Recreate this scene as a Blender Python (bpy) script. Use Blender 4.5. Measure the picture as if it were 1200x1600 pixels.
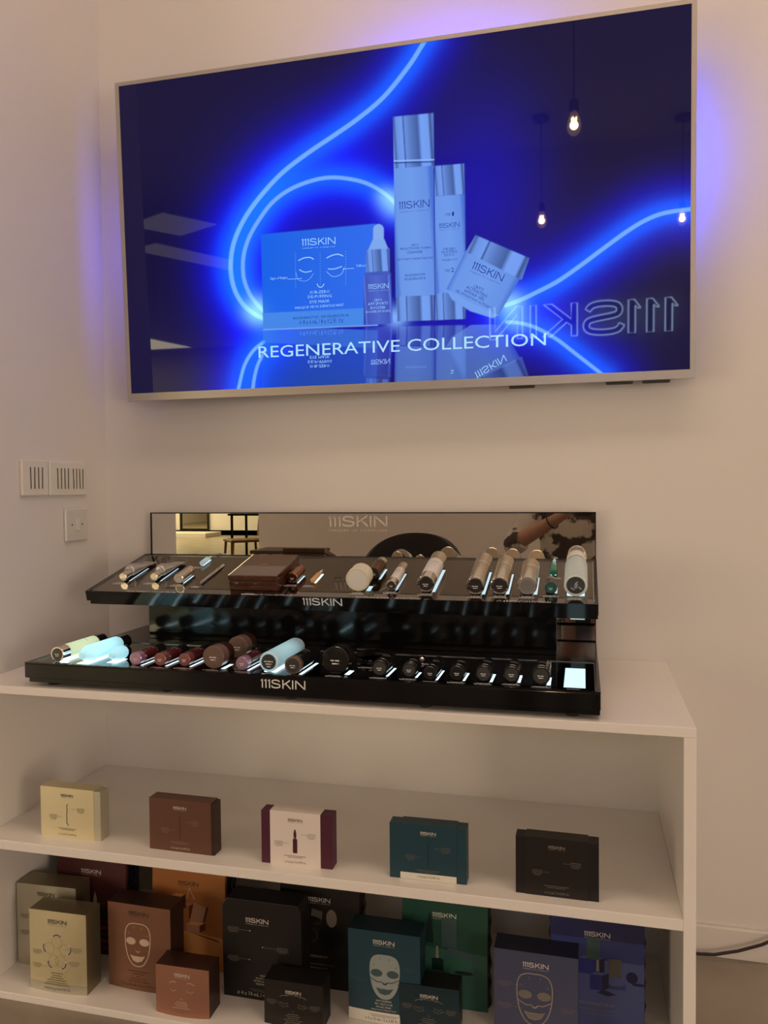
import bpy, math, random
import numpy as np
from mathutils import Matrix, Vector
random.seed(4)
PI = math.pi
for o in list(bpy.data.objects): bpy.data.objects.remove(o)
SC = bpy.context.scene
COL = SC.collection

# ------------------------------------------------------------------ camera
cam_d = bpy.data.cameras.new('camera'); cam = bpy.data.objects.new('camera', cam_d); COL.objects.link(cam)
cam_d.sensor_fit = 'HORIZONTAL'; cam_d.sensor_width = 36.0; cam_d.lens = 36.0 * 1238.16 / 1200.0
cam_d.clip_start = 0.01
cR = Vector((0.96972152, 0.24405171, -0.0088847)); cU = Vector((0.00121437, 0.0315616, 0.99950107)); cF = Vector((-0.24421036, 0.96924849, -0.0303096))
m4 = Matrix.Identity(4)
for i in range(3): m4[i][0] = cR[i]; m4[i][1] = cU[i]; m4[i][2] = -cF[i]
m4[0][3], m4[1][3], m4[2][3] = 0.0, -1.9452, 1.0936
cam.matrix_world = m4
SC.camera = cam

# ------------------------------------------------------------------ world, exposure
SC.view_settings.view_transform = 'Standard'; SC.view_settings.look = 'None'
SC.view_settings.exposure = 0.0; SC.view_settings.gamma = 1.0
SC.view_settings.use_curve_mapping = False
w = bpy.data.worlds.new('room_world'); SC.world = w; w.use_nodes = True
w.node_tree.nodes['Background'].inputs[0].default_value = (1.0, 0.8, 0.6, 1); w.node_tree.nodes['Background'].inputs[1].default_value = 0.02

# ------------------------------------------------------------------ ceiling area lights, plus added fill areas
def area(name, loc, sx, sy, power, color, aim=None):
    d = bpy.data.lights.new(name, 'AREA'); d.shape = 'RECTANGLE'; d.size = sx; d.size_y = sy; d.energy = power; d.color = color
    o = bpy.data.objects.new(name, d); COL.objects.link(o); o.location = loc
    v = Vector(aim) - Vector(loc) if aim else Vector((0, 0, -1))
    o.rotation_euler = v.to_track_quat('-Z', 'Y').to_euler()
    return o
WARM = (1.0, 0.74, 0.54)
area('ceiling_light_front', (0.0, -1.0, 3.12), 2.2, 0.35, 14, WARM)
area('ceiling_light_side', (-3.9, -2.0, 3.12), 0.8, 1.2, 7, WARM)
area('added_fill_right', (3.4, -3.3, 0.95), 1.8, 1.7, 72, (1.0, 0.80, 0.62), (-0.4, -0.2, 0.5))  # added fill from front right for the shelf interior; no window there
area('added_fill_left', (-4.6, -3.6, 0.95), 1.6, 1.7, 40, (1.0, 0.78, 0.60), (-0.4, -0.2, 0.4))  # added fill from front left, unseen; no door there
area('ceiling_light_far', (-9.5, -13.0, 3.12), 3.0, 3.0, 330, (1.0, 0.86, 0.5))
BULB = (1.0, 0.71, 0.50)
BULB_W = (3, 4, 4, 4, 3)      # radiant power of the five pendant bulbs, the added unseen ones last

# ------------------------------------------------------------------ materials
def mat(name, color, rough=0.5, metal=0.0, spec=0.5, emit=None, es=0.0, coat=0.0, noise=None, bump=0.0, bscale=200.0, trans=0.0, ior=None, aniso=0.0):
    m = bpy.data.materials.new(name); m.use_nodes = True
    nt = m.node_tree; b = nt.nodes['Principled BSDF']
    b.inputs['Base Color'].default_value = (*color, 1); b.inputs['Roughness'].default_value = rough
    b.inputs['Metallic'].default_value = metal; b.inputs['Specular IOR Level'].default_value = spec
    b.inputs['Coat Weight'].default_value = coat; b.inputs['Coat Roughness'].default_value = 0.05
    b.inputs['Transmission Weight'].default_value = trans
    if ior: b.inputs['IOR'].default_value = ior
    if aniso: b.inputs['Anisotropic'].default_value = aniso
    if emit: b.inputs['Emission Color'].default_value = (*emit, 1); b.inputs['Emission Strength'].default_value = es
    if noise or bump:
        tc = nt.nodes.new('ShaderNodeTexCoord'); n = nt.nodes.new('ShaderNodeTexNoise')
        n.inputs['Scale'].default_value = noise[0] if noise else bscale; n.inputs['Detail'].default_value = 6
        nt.links.new(tc.outputs['Object'], n.inputs['Vector'])
        if noise:
            r = nt.nodes.new('ShaderNodeValToRGB'); c2 = noise[1]
            r.color_ramp.elements[0].position = noise[2] if len(noise) > 2 else 0.3; r.color_ramp.elements[1].position = noise[3] if len(noise) > 3 else 0.7
            r.color_ramp.elements[0].color = (*color, 1); r.color_ramp.elements[1].color = (*c2, 1)
            nt.links.new(n.outputs['Fac'], r.inputs['Fac']); nt.links.new(r.outputs['Color'], b.inputs['Base Color'])
        if bump:
            n2 = nt.nodes.new('ShaderNodeTexNoise'); n2.inputs['Scale'].default_value = bscale; nt.links.new(tc.outputs['Object'], n2.inputs['Vector'])
            bp = nt.nodes.new('ShaderNodeBump'); bp.inputs['Strength'].default_value = bump; bp.inputs['Distance'].default_value = 0.002
            nt.links.new(n2.outputs['Fac'], bp.inputs['Height']); nt.links.new(bp.outputs['Normal'], b.inputs['Normal'])
    return m
def frosted(name, color, mixf=0.75):
    m = bpy.data.materials.new(name); m.use_nodes = True; nt = m.node_tree; nt.nodes.clear()
    o = nt.nodes.new('ShaderNodeOutputMaterial'); mx = nt.nodes.new('ShaderNodeMixShader'); t = nt.nodes.new('ShaderNodeBsdfTranslucent')
    b = nt.nodes.new('ShaderNodeBsdfPrincipled'); b.inputs['Base Color'].default_value = (*color, 1); b.inputs['Roughness'].default_value = 0.3
    t.inputs['Color'].default_value = (*color, 1); mx.inputs['Fac'].default_value = 1 - mixf
    nt.links.new(t.outputs[0], mx.inputs[1]); nt.links.new(b.outputs[0], mx.inputs[2]); nt.links.new(mx.outputs[0], o.inputs['Surface'])
    return m
def emis(name, color, s):
    m = bpy.data.materials.new(name); m.use_nodes = True; nt = m.node_tree; nt.nodes.clear()
    o = nt.nodes.new('ShaderNodeOutputMaterial'); e = nt.nodes.new('ShaderNodeEmission'); e.inputs[0].default_value = (*color, 1); e.inputs[1].default_value = s
    nt.links.new(e.outputs[0], o.inputs['Surface']); return m
def vcol_screen(name, attr, es):
    m = bpy.data.materials.new(name); m.use_nodes = True; nt = m.node_tree; b = nt.nodes['Principled BSDF']
    b.inputs['Base Color'].default_value = (0.004, 0.004, 0.006, 1); b.inputs['Roughness'].default_value = 0.018; b.inputs['Specular IOR Level'].default_value = 0.22
    a = nt.nodes.new('ShaderNodeAttribute'); a.attribute_name = attr
    nt.links.new(a.outputs['Color'], b.inputs['Emission Color']); b.inputs['Emission Strength'].default_value = es
    return m

def srgb(r, g, b):
    f = lambda c: (c / 255 / 12.92) if c / 255 <= 0.04045 else ((c / 255 + 0.055) / 1.055) ** 2.4
    return (f(r), f(g), f(b))

M = {}
M['wall'] = mat('painted_wall', (0.735, 0.70, 0.665), 0.75, spec=0.2, bump=0.08, bscale=90)
M['lacquer'] = mat('white_lacquer', (0.88, 0.84, 0.79), 0.22, spec=0.45)
M['panelback'] = mat('white_back_board', (0.90, 0.86, 0.80), 0.45)
M['floor'] = mat('polished_concrete', (0.25, 0.21, 0.165), 0.35, noise=(3.2, (0.36, 0.31, 0.25), 0.35, 0.7))
M['skirt'] = mat('painted_skirting', (0.74, 0.70, 0.66), 0.4)
M['plastic'] = mat('switch_plastic', (0.74, 0.71, 0.64), 0.35)
M['plastic2'] = mat('isolator_plastic', (0.66, 0.64, 0.60), 0.3)
M['groove'] = mat('switch_gap', (0.06, 0.05, 0.04), 0.8)
M['blackgloss'] = mat('black_gloss_acrylic', (0.006, 0.006, 0.006), 0.10, spec=0.4)
M['rubber'] = mat('black_rubber', (0.01, 0.01, 0.01), 0.6)
M['trayglass'] = mat('smoked_mirror_glass', (0.22, 0.20, 0.18), 0.03, metal=1.0)
M['trayglass2'] = mat('black_glass', (0.10, 0.10, 0.11), 0.04, metal=1.0)
M['mirror'] = mat('mirror_glass', (0.70, 0.66, 0.58), 0.0, metal=1.0)
M['glassedge'] = mat('polished_glass_edge', (0.45, 0.48, 0.5), 0.15, metal=0.8)
M['slot'] = emis('led_slot', (0.70, 0.93, 1.0), 2.2)
M['slotdim'] = emis('led_slot_dim', (0.70, 0.90, 1.0), 0.9)
M['window'] = emis('led_window', (0.68, 0.95, 1.0), 1.15)
M['winbright'] = emis('led_window_strong', (0.66, 0.93, 1.0), 5.5)
M['whiteprint'] = mat('white_print', (0.8, 0.8, 0.78), 0.5)
M['greyprint'] = mat('grey_print', (0.30, 0.30, 0.29), 0.5)
M['silverlogo'] = mat('raised_silver_letters', (0.62, 0.56, 0.50), 0.35, metal=0.2)
M['tvframe'] = mat('champagne_grey_frame', (0.50, 0.46, 0.42), 0.35, metal=0.55)
M['tvback'] = mat('dark_tv_housing', (0.05, 0.05, 0.05), 0.5)
M['silver'] = mat('satin_silver', (0.78, 0.73, 0.65), 0.19, metal=1.0)
M['silvermatte'] = mat('matte_silver_tube', (0.55, 0.53, 0.50), 0.38, metal=0.7)
M['chrome'] = mat('chrome', (0.80, 0.76, 0.70), 0.07, metal=1.0)
M['whitebody'] = mat('white_bottle_body', (0.80, 0.78, 0.74), 0.3)
M['cream'] = mat('cream_jar_plastic', (0.76, 0.72, 0.55), 0.35)
M['copper'] = mat('copper_metal', (0.42, 0.20, 0.13), 0.2, metal=1.0)
M['bronze'] = mat('bronze_metal', (0.16, 0.08, 0.05), 0.2, metal=0.9)
M['capglass'] = mat('dark_base_glass', (0.035, 0.03, 0.03), 0.08, spec=0.8)
M['wood'] = mat('dark_lacquered_wood', (0.05, 0.016, 0.008), 0.12, coat=0.8, noise=(14, (0.10, 0.036, 0.016)))
M['woodchair'] = mat('warm_wood', (0.32, 0.12, 0.04), 0.4, noise=(9, (0.42, 0.18, 0.07)))
M['frostwhite'] = frosted('frosted_white', (0.86, 0.90, 0.84), 0.45)
M['frostcream'] = frosted('frosted_cream', (0.93, 0.92, 0.72), 0.6)
M['frostblue'] = frosted('frosted_blue', (0.76, 0.94, 0.98), 0.7)
M['frostgrey'] = frosted('frosted_grey_blue', (0.74, 0.86, 0.88), 0.55)
M['redglass'] = mat('dark_red_lacquer', (0.10, 0.018, 0.020), 0.12, coat=0.6)
M['redbase'] = mat('rose_base', (0.30, 0.12, 0.12), 0.25, metal=0.5)
M['pinkbase'] = mat('lilac_base', (0.45, 0.28, 0.42), 0.25, metal=0.5)
M['brownjar'] = mat('brown_jar_lacquer', (0.045, 0.018, 0.012), 0.15, coat=0.5)
M['brownlid'] = mat('taupe_jar_base', (0.16, 0.10, 0.08), 0.3)
M['blackb'] = mat('black_bottle', (0.010, 0.010, 0.011), 0.14, coat=0.4)
M['blackbase'] = mat('black_bottle_base', (0.014, 0.014, 0.015), 0.2)
M['greybase'] = mat('grey_glass_base', (0.055, 0.058, 0.06), 0.15)
M['teal'] = mat('teal_glass', (0.02, 0.12, 0.11), 0.1, coat=0.5)
M['green'] = mat('green_glass', (0.04, 0.32, 0.20), 0.15)
M['clearamp'] = frosted('clear_ampoule', (0.85, 0.95, 0.98), 0.7)
M['amberamp'] = mat('amber_ampoule', (0.75, 0.42, 0.16), 0.15)
M['cable'] = mat('black_cable', (0.02, 0.012, 0.01), 0.5)

def cprint(name, c, rough=0.45, metal=0.0):
    if name not in M: M[name] = mat(name, c, rough, metal)
    return name

# ------------------------------------------------------------------ mesh builder
_glyph = {}
def glyph_mesh(s, res=3):
    if (s, res) in _glyph: return _glyph[(s, res)]
    c = bpy.data.curves.new('t', 'FONT'); c.body = s; c.size = 1.0; c.resolution_u = res
    o = bpy.data.objects.new('t', c); COL.objects.link(o)
    dg = bpy.context.evaluated_depsgraph_get(); dg.update()
    me = bpy.data.meshes.new_from_object(o.evaluated_get(dg))
    v = [(p.co.x, p.co.y) for p in me.vertices]; f = [tuple(p.vertices) for p in me.polygons]
    bpy.data.meshes.remove(me); bpy.data.objects.remove(o); bpy.data.curves.remove(c)
    _glyph[(s, res)] = (v, f); return v, f
CAP = 0.70
SPTS = [(2.27, .74), (2.16, .87), (1.95, .925), (1.65, .925), (1.44, .86), (1.385, .72), (1.45, .60), (1.68, .54), (2.0, .49), (2.24, .42), (2.31, .28), (2.24, .14), (2.0, .075), (1.65, .075), (1.42, .14), (1.32, .29)]
LOGO = [[(.24, 0), (.24, 1)], [(.24, .92), (.07, .80)], [(.66, 0), (.66, 1)], [(.66, .92), (.49, .80)], [(1.08, 0), (1.08, 1)], [(1.08, .92), (.91, .80)],
        SPTS, [(2.66, 0), (2.66, 1)], [(3.48, .97), (2.70, .42)], [(2.98, .60), (3.56, .02)], [(3.80, 0), (3.80, 1)],
        [(4.16, 0), (4.16, 1)], [(4.18, .95), (5.18, .05)], [(5.20, 0), (5.20, 1)]]
class MB:
    def __init__(s): s.v = []; s.f = []; s.m = []; s.sm = []; s.mats = []; s.X = Matrix.Identity(4); s.warp = None
    def mi(s, mt):
        if mt not in s.mats: s.mats.append(mt)
        return s.mats.index(mt)
    def add(s, vs, fs, mt, smooth=False, X=None):
        X = X or s.X; n = len(s.v); k = s.mi(mt)
        for p in vs:
            q = X @ Vector(p)
            if s.warp: q = s.warp(q)
            s.v.append(tuple(q))
        for f in fs: s.f.append(tuple(n + i for i in f)); s.m.append(k); s.sm.append(smooth)
    def box(s, x0, x1, y0, y1, z0, z1, mt):
        s.add([(x0, y0, z0), (x1, y0, z0), (x1, y1, z0), (x0, y1, z0), (x0, y0, z1), (x1, y0, z1), (x1, y1, z1), (x0, y1, z1)],
              [(3, 2, 1, 0), (4, 5, 6, 7), (0, 1, 5, 4), (1, 2, 6, 5), (2, 3, 7, 6), (3, 0, 4, 7)], mt)
    def prism(s, poly, y0, y1, mt):   # poly in x,z
        n = len(poly); vs = [(x, y0, z) for x, z in poly] + [(x, y1, z) for x, z in poly]
        s.add(vs, [tuple(range(n)), tuple(reversed(range(n, 2 * n)))] + [(i, i + n, (i + 1) % n + n, (i + 1) % n) for i in range(n)], mt)
    def quad(s, a, b, c, d, mt): s.add([a, b, c, d], [(0, 1, 2, 3)], mt)
    def lathe(s, prof, mt, seg=40, axis='y', smooth=True, X=None, sq=None):
        vs = []; fs = []
        for (t, r) in prof:
            for k in range(seg):
                a = 2 * PI * k / seg; c, d = r * math.cos(a), r * math.sin(a)
                if sq: kx, kz = sq(t); c *= kx; d *= kz
                vs.append((c, t, d) if axis == 'y' else (c, d, t))
        for i in range(len(prof) - 1):
            for k in range(seg):
                a, b = i * seg + k, i * seg + (k + 1) % seg
                fs.append((a, a + seg, b + seg, b) if axis == 'y' else (a, b, b + seg, a + seg))
        if prof[0][1] > 1e-6: fs.append(tuple(range(seg)) if axis == 'y' else tuple(reversed(range(seg))))
        if prof[-1][1] > 1e-6:
            l = [(len(prof) - 1) * seg + k for k in range(seg)]; fs.append(tuple(reversed(l)) if axis == 'y' else tuple(l))
        s.add(vs, fs, mt, smooth, X)
    def tube(s, pts, r, mt, seg=10):
        pts = [Vector(p) for p in pts]; vs = []; fs = []
        for i, p in enumerate(pts):
            t = (pts[min(i + 1, len(pts) - 1)] - pts[max(i - 1, 0)]).normalized()
            a = t.orthogonal().normalized() if i == 0 else (pa - t * pa.dot(t)).normalized()
            pa = a; b = t.cross(a)
            rr = r[i] if isinstance(r, (list, tuple)) else r
            for k in range(seg): vs.append(tuple(p + (a * math.cos(2 * PI * k / seg) + b * math.sin(2 * PI * k / seg)) * rr))
        for i in range(len(pts) - 1):
            for k in range(seg): fs.append((i * seg + k, i * seg + (k + 1) % seg, (i + 1) * seg + (k + 1) % seg, (i + 1) * seg + k))
        fs.append(tuple(reversed(range(seg)))); fs.append(tuple((len(pts) - 1) * seg + k for k in range(seg)))
        s.add(vs, fs, mt, True)
    # flat print: (u, v) on the local plane x=u, z=v, y=-off
    def P(s, pts, mt, off=0.0004, flip=False): s.add([(u, -off, v) for u, v in pts], [tuple(range(len(pts)))], mt)
    def ribbon(s, pts, wd, mt, off=0.0004, closed=False):
        n = len(pts); L = []
        for i in range(n):
            a = pts[(i - 1) % n] if (closed or i > 0) else pts[i]; b = pts[(i + 1) % n] if (closed or i < n - 1) else pts[i]
            p = pts[i]
            d1 = Vector((p[0] - a[0], p[1] - a[1])); d2 = Vector((b[0] - p[0], b[1] - p[1]))
            d1 = d1.normalized() if d1.length > 1e-9 else d2.normalized(); d2 = d2.normalized() if d2.length > 1e-9 else d1
            n1 = Vector((-d1.y, d1.x)); n2 = Vector((-d2.y, d2.x)); mm = (n1 + n2)
            mm = mm / max(mm.dot(n1), 0.5) if mm.length > 1e-6 else n1
            L.append((p[0] + mm.x * wd / 2, p[1] + mm.y * wd / 2)); L.append((p[0] - mm.x * wd / 2, p[1] - mm.y * wd / 2))
        vs = [(u, -off, v) for u, v in L]; fs = []
        for i in range(n if closed else n - 1):
            j = (i + 1) % n; fs.append((2 * i, 2 * i + 1, 2 * j + 1, 2 * j))
        s.add(vs, fs, mt)
    def ell(s, cx, cy, rx, ry, mt, off=0.0004, n=24, rot=0.0, fill=True, wd=0.0):
        pts = []
        for k in range(n):
            a = 2 * PI * k / n; x, y = rx * math.cos(a), ry * math.sin(a)
            pts.append((cx + x * math.cos(rot) - y * math.sin(rot), cy + x * math.sin(rot) + y * math.cos(rot)))
        if fill: s.P(pts, mt, off)
        else: s.ribbon(pts, wd, mt, off, closed=True)
    def text(s, t, cx, cy, h, mt, wd=None, off=0.0005, align='C', res=2, rot=0.0, fl=1):
        v, f = glyph_mesh(t, res)
        if not v: return
        x0 = min(p[0] for p in v); x1 = max(p[0] for p in v); sc = h / CAP; sx = sc if wd is None else wd / max(1e-6, x1 - x0)
        ox = {'C': -(x0 + x1) / 2, 'L': -x0, 'R': -x1}[align]; c, d = math.cos(rot), math.sin(rot); out = []
        for p in v:
            x = (p[0] + ox) * sx; y = p[1] * sc * fl; out.append((cx + x * c - y * d, -off, cy + x * d + y * c))
        s.add(out, f, mt)
    def logo(s, cx, cy, wd, mt, sub=True, off=0.0005, rot=0.0, fl=1, hf=1.0, stroke=0.125, submat=None):
        k = wd / 5.25; c, d = math.cos(rot), math.sin(rot)
        T = lambda p: (cx + ((p[0] - 2.65) * k) * c - (p[1] * k * hf * fl) * d, cy + ((p[0] - 2.65) * k) * d + (p[1] * k * hf * fl) * c)
        for l in LOGO: s.ribbon([T(p) for p in l], stroke * k, mt, off)
        if sub:
            q = T((2.65, -0.42)); s.text('HARLEY ST. LONDON', q[0], q[1], 0.15 * k, submat or mt, wd=wd * 0.96, off=off, res=1, rot=rot, fl=fl)
    def dashes(s, cx, cy, widths, lh, th, mt, off=0.0005):    # rows of print too small to read
        rnd = random.Random(int(cx * 9999) + len(s.v))
        for i, wd in enumerate(widths):
            x = cx - wd / 2
            while x < cx + wd / 2:
                l = min(rnd.uniform(1.5, 4.5) * th, cx + wd / 2 - x)
                if l <= 0: break
                s.P([(x, cy - i * lh), (x + l, cy - i * lh), (x + l, cy - i * lh + th), (x, cy - i * lh + th)], mt, off); x += l + th * 0.7
    def build(s, name, parent=None, bevel=0.0, loc=None, seg=2):
        me = bpy.data.meshes.new(name); me.from_pydata(s.v, [], s.f); me.update()
        for mt in s.mats: me.materials.append(M[mt])
        me.polygons.foreach_set('material_index', s.m); me.polygons.foreach_set('use_smooth', s.sm)
        o = bpy.data.objects.new(name, me); COL.objects.link(o)
        if any(s.sm): me.set_sharp_from_angle(angle=math.radians(38))
        if parent: o.parent = parent
        if loc: o.location = loc
        if bevel:
            b = o.modifiers.new('bevel', 'BEVEL'); b.width = bevel; b.segments = seg; b.limit_method = 'ANGLE'; b.angle_limit = math.radians(35)
        return o
def empty(name, loc=(0, 0, 0), rot=(0, 0, 0)):
    o = bpy.data.objects.new(name, None); COL.objects.link(o); o.location = loc; o.rotation_euler = rot; o.empty_display_size = 0.02; return o
def tag(o, label, cat, group=None):
    o['label'] = label; o['category'] = cat
    if group: o['group'] = group
    return o
def struct(o): o['kind'] = 'structure'; return o
def copy_tree(o, parent=None):
    c = o.copy(); COL.objects.link(c)
    if parent: c.parent = parent
    for ch in o.children: copy_tree(ch, c)
    return c
def bx(name, x0, x1, y0, y1, z0, z1, mt, parent=None, bevel=0.0):
    b = MB(); b.box(x0, x1, y0, y1, z0, z1, mt); return b.build(name, parent, bevel)

# ------------------------------------------------------------------ the room
struct(bx('floor', -12.5, 3.6, -15.6, 0.2, -0.1, 0.0, 'floor'))
struct(bx('ceiling', -12.5, 3.6, -15.6, 0.2, 3.2, 3.3, 'wall'))
struct(bx('wall_back', -12.5, 3.6, 0.0, 0.15, 0.0, 3.2, 'wall'))
struct(bx('wall_left', -1.3824, -1.2824, -0.44, 0.0, 0.0, 3.2, 'wall'))
struct(bx('wall_right', 3.5, 3.6, -15.6, 0.0, 0.0, 3.2, 'wall'))
struct(bx('wall_rear', -2.12, 3.5, -4.35, -4.2, 0.0, 3.2, 'wall'))
struct(bx('wall_pier', -2.6, -2.12, -4.6, -4.2, 0.0, 3.2, 'wall'))
struct(bx('wall_far', -12.5, 3.5, -15.6, -15.5, 0.0, 3.2, 'wall'))
struct(bx('wall_side', -12.6, -12.5, -15.6, 0.2, 0.0, 3.2, 'wall'))
struct(bx('baseboard_back', 0.186, 3.5, -0.012, 0.0, 0.0, 0.072, 'skirt', bevel=0.003))
struct(bx('baseboard_far', -12.5, 3.5, -15.52, -15.5, 0.0, 0.12, 'skirt'))

# ------------------------------------------------------------------ white shelf unit
XL, XR, D, ZT, ZM, ZB = -1.2824, 0.186, 0.523, 0.6809, 0.3472, 0.0157
u = tag(empty('shelf_unit', (0, 0, 0)), 'low white lacquered open shelf unit along the wall under the television', 'shelf')
bx('top_panel', XL, XR, -D, 0, ZT - 0.0173, ZT, 'lacquer', u, 0.0012)
bx('side_panel', XR - 0.0206, XR, -D + 0.0005, 0, 0, ZT - 0.0173, 'lacquer', u, 0.0008)
bx('side_panel', XL, XL + 0.0206, -D + 0.0005, 0, 0, ZT - 0.0173, 'lacquer', u, 0.0008)
bx('shelf_board', XL + 0.0206, XR - 0.0206, -D + 0.0005, -0.058, ZM - 0.0201, ZM, 'lacquer', u, 0.0012)
bx('bottom_board', XL + 0.0206, XR - 0.0206, -D + 0.0005, -0.058, 0, ZB, 'lacquer', u, 0.0012)
bx('back_panel', XL + 0.0206, XR - 0.0206, -0.058, -0.045, 0, ZT - 0.0173, 'panelback', u)

# ------------------------------------------------------------------ television
tvC = Vector((-0.4609, -0.0912, 1.7327))
tR = Vector((0.99992865, 0.01158836, 0.00289786)); tU = Vector((-0.00245064, -0.0384217, 0.99925861)); tN = Vector((0.01169111, -0.99919442, -0.03839056))
tv = tag(empty('television'), 'large wall mounted flat television showing blue neon loops and skincare bottles', 'television')
mw = Matrix.Identity(4)
for i in range(3): mw[i][0] = tR[i]; mw[i][1] = -tN[i]; mw[i][2] = tU[i]; mw[i][3] = tvC[i]
tv.matrix_world = mw       # local: x right, y away from the viewer, z up
W2, H2 = 0.70, 0.404
SX0, SX1, SY0, SY1 = -0.689, 0.689, -0.3845, 0.3945
b = MB()
ro = [(-W2, -H2), (W2, -H2), (W2, H2), (-W2, H2)]; ri = [(SX0, SY0), (SX1, SY0), (SX1, SY1), (SX0, SY1)]
for i in range(4):
    j = (i + 1) % 4
    A, B, Cc, Dd = ro[i], ro[j], ri[j], ri[i]
    vs = [(A[0], 0, A[1]), (B[0], 0, B[1]), (Cc[0], 0, Cc[1]), (Dd[0], 0, Dd[1])]
    vs += [(x, 0.016, z) for x, _, z in vs]
    b.add(vs, [(0, 1, 2, 3), (7, 6, 5, 4), (0, 4, 5, 1), (1, 5, 6, 2), (2, 6, 7, 3), (3, 7, 4, 0)], 'tvframe')
b.build('bezel', tv)
b = MB(); b.box(-W2 + 0.003, W2 - 0.003, 0.016, 0.024, -H2 + 0.003, H2 - 0.003, 'tvback'); b.box(-0.60, 0.60, 0.024, 0.038, -0.33, 0.30, 'tvback'); b.build('rear_housing', tv, 0.002)
for sx in (0.32, 0.54, 0.62): bx('speaker_vent', sx - 0.03, sx + 0.03, 0.017, 0.030, -H2 - 0.006, -H2 + 0.003, 'tvback', tv, 0.003)
# rear light strip: small led cells round three edges, facing the wall and outwards
def led_cells():
    vs, fs, cols = [], [], []
    def cell(p0, p1, out, c):   # p0,p1 along the edge (x,z); out = outward (x,z)
        y0, y1 = 0.0245, 0.034
        a = (p0[0], y0, p0[1]); bb = (p1[0], y0, p1[1]); c1 = (p1[0] - out[0] * 0.012, y1, p1[1] - out[1] * 0.012); d1 = (p0[0] - out[0] * 0.012, y1, p0[1] - out[1] * 0.012)
        n = len(vs); vs.extend([a, bb, c1, d1]); fs.append((n, n + 1, n + 2, n + 3)); cols.extend([c] * 4)
    g = lambda x, m, sd: math.exp(-((x - m) / sd) ** 2)
    N = 28
    for i in range(N):
        x = -0.66 + 1.32 * i / N; xm = x + 0.024; k = 1.3 * g(xm, 0.16, 0.20) + 0.012
        cell((x, H2 - 0.02), (x + 0.04, H2 - 0.02), (0, 1), (0.04 * k, 0.03 * k, 1.0 * k))
    N = 18
    for i in range(N):
        z = -0.37 + 0.74 * i / N; zm = z + 0.02
        k = 0.45 * g(zm, 0.0, 0.20) + 0.01; cell((-W2 + 0.02, z), (-W2 + 0.02, z + 0.036), (-1, 0), (0.04 * k, 0.03 * k, 0.8 * k))
        k = 1.0 * g(zm, 0.10, 0.15) + 0.01; cell((W2 - 0.02, z), (W2 - 0.02, z + 0.036), (1, 0), (0.02 * k, 0.06 * k, 1.0 * k))
    me = bpy.data.meshes.new('light_strip'); me.from_pydata(vs, [], fs)
    at = me.color_attributes.new('led', 'FLOAT_COLOR', 'POINT'); at.data.foreach_set('color', [q for c in cols for q in (*c, 1)])
    m = bpy.data.materials.new('rear_led'); m.use_nodes = True; nt = m.node_tree; nt.nodes.clear()
    o_ = nt.nodes.new('ShaderNodeOutputMaterial'); e = nt.nodes.new('ShaderNodeEmission'); a = nt.nodes.new('ShaderNodeAttribute'); a.attribute_name = 'led'
    e.inputs[1].default_value = LED; nt.links.new(a.outputs['Color'], e.inputs[0]); nt.links.new(e.outputs[0], o_.inputs['Surface']); me.materials.append(m)
    o = bpy.data.objects.new('light_strip', me); COL.objects.link(o); o.parent = tv
LED = 42.0
led_cells()

# the picture on the screen: an emissive grid, drawn in the artwork's own 2-D coordinates (Hm maps screen metres to artwork units)
Hm = np.array([[563.030683977,-34.759916446,599.901555166],[-101.568124436,-681.76960844,343.57021266],[-0.123294783,-0.035408793,1.0]])
Hi = np.linalg.inv(Hm)
def sc(x, y):
    q = Hi @ np.array([x, y, 1.0]); return (q[0] / q[2], q[1] / q[2])
NX, NY = 800, 452
gx = np.linspace(SX0, SX1, NX); gy = np.linspace(SY0, SY1, NY); GX, GY = np.meshgrid(gx, gy)
q = np.einsum('ij,jkl->ikl', Hm, np.stack([GX, GY, np.ones_like(GX)])); PX, PY = q[0] / q[2], q[1] / q[2]
def smooth_curve(pts, n=10):
    out = []
    for i in range(len(pts) - 1):
        p0 = pts[max(i - 1, 0)]; p1 = pts[i]; p2 = pts[i + 1]; p3 = pts[min(i + 2, len(pts) - 1)]
        for k in range(n):
            t = k / n
            out.append(tuple(0.5 * ((2 * p1[a]) + (-p0[a] + p2[a]) * t + (2 * p0[a] - 5 * p1[a] + 4 * p2[a] - p3[a]) * t * t + (-p0[a] + 3 * p1[a] - 3 * p2[a] + p3[a]) * t ** 3) for a in (0, 1)))
    out.append(pts[-1]); return out
def dist(pts):
    d = np.full(PX.shape, 1e9)
    for a, bb in zip(pts[:-1], pts[1:]):
        ax, ay = a; ux, uy = bb[0] - ax, bb[1] - ay; L = ux * ux + uy * uy + 1e-9
        t = np.clip(((PX - ax) * ux + (PY - ay) * uy) / L, 0, 1); dd = (PX - ax - t * ux) ** 2 + (PY - ay - t * uy) ** 2
        np.minimum(d, dd, out=d)
    return np.sqrt(d)
N1 = [(668, 56), (658, 72), (638, 103), (600, 150), (560, 184), (520, 212), (480, 239), (440, 270), (405, 308), (380, 344), (364, 382), (360, 420), (366, 452), (380, 476), (398, 491), (412, 498)]
N2 = [(622, 322), (602, 303), (575, 287), (545, 279), (512, 277), (480, 284), (450, 297), (425, 316), (405, 342), (389, 370), (380, 400), (380, 432), (389, 458), (402, 476), (412, 486)]
N3 = [(790, 477), (812, 469), (835, 458), (870, 440), (905, 416), (940, 390), (980, 361), (1010, 343), (1040, 332), (1082, 326)]
N4 = [(412, 534), (395, 548), (381, 572), (372, 608)]
N5 = [(414, 548), (403, 568), (397, 590), (394, 612)]
N6 = [(792, 503), (815, 505), (840, 513), (870, 530), (900, 553), (945, 588)]
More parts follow.
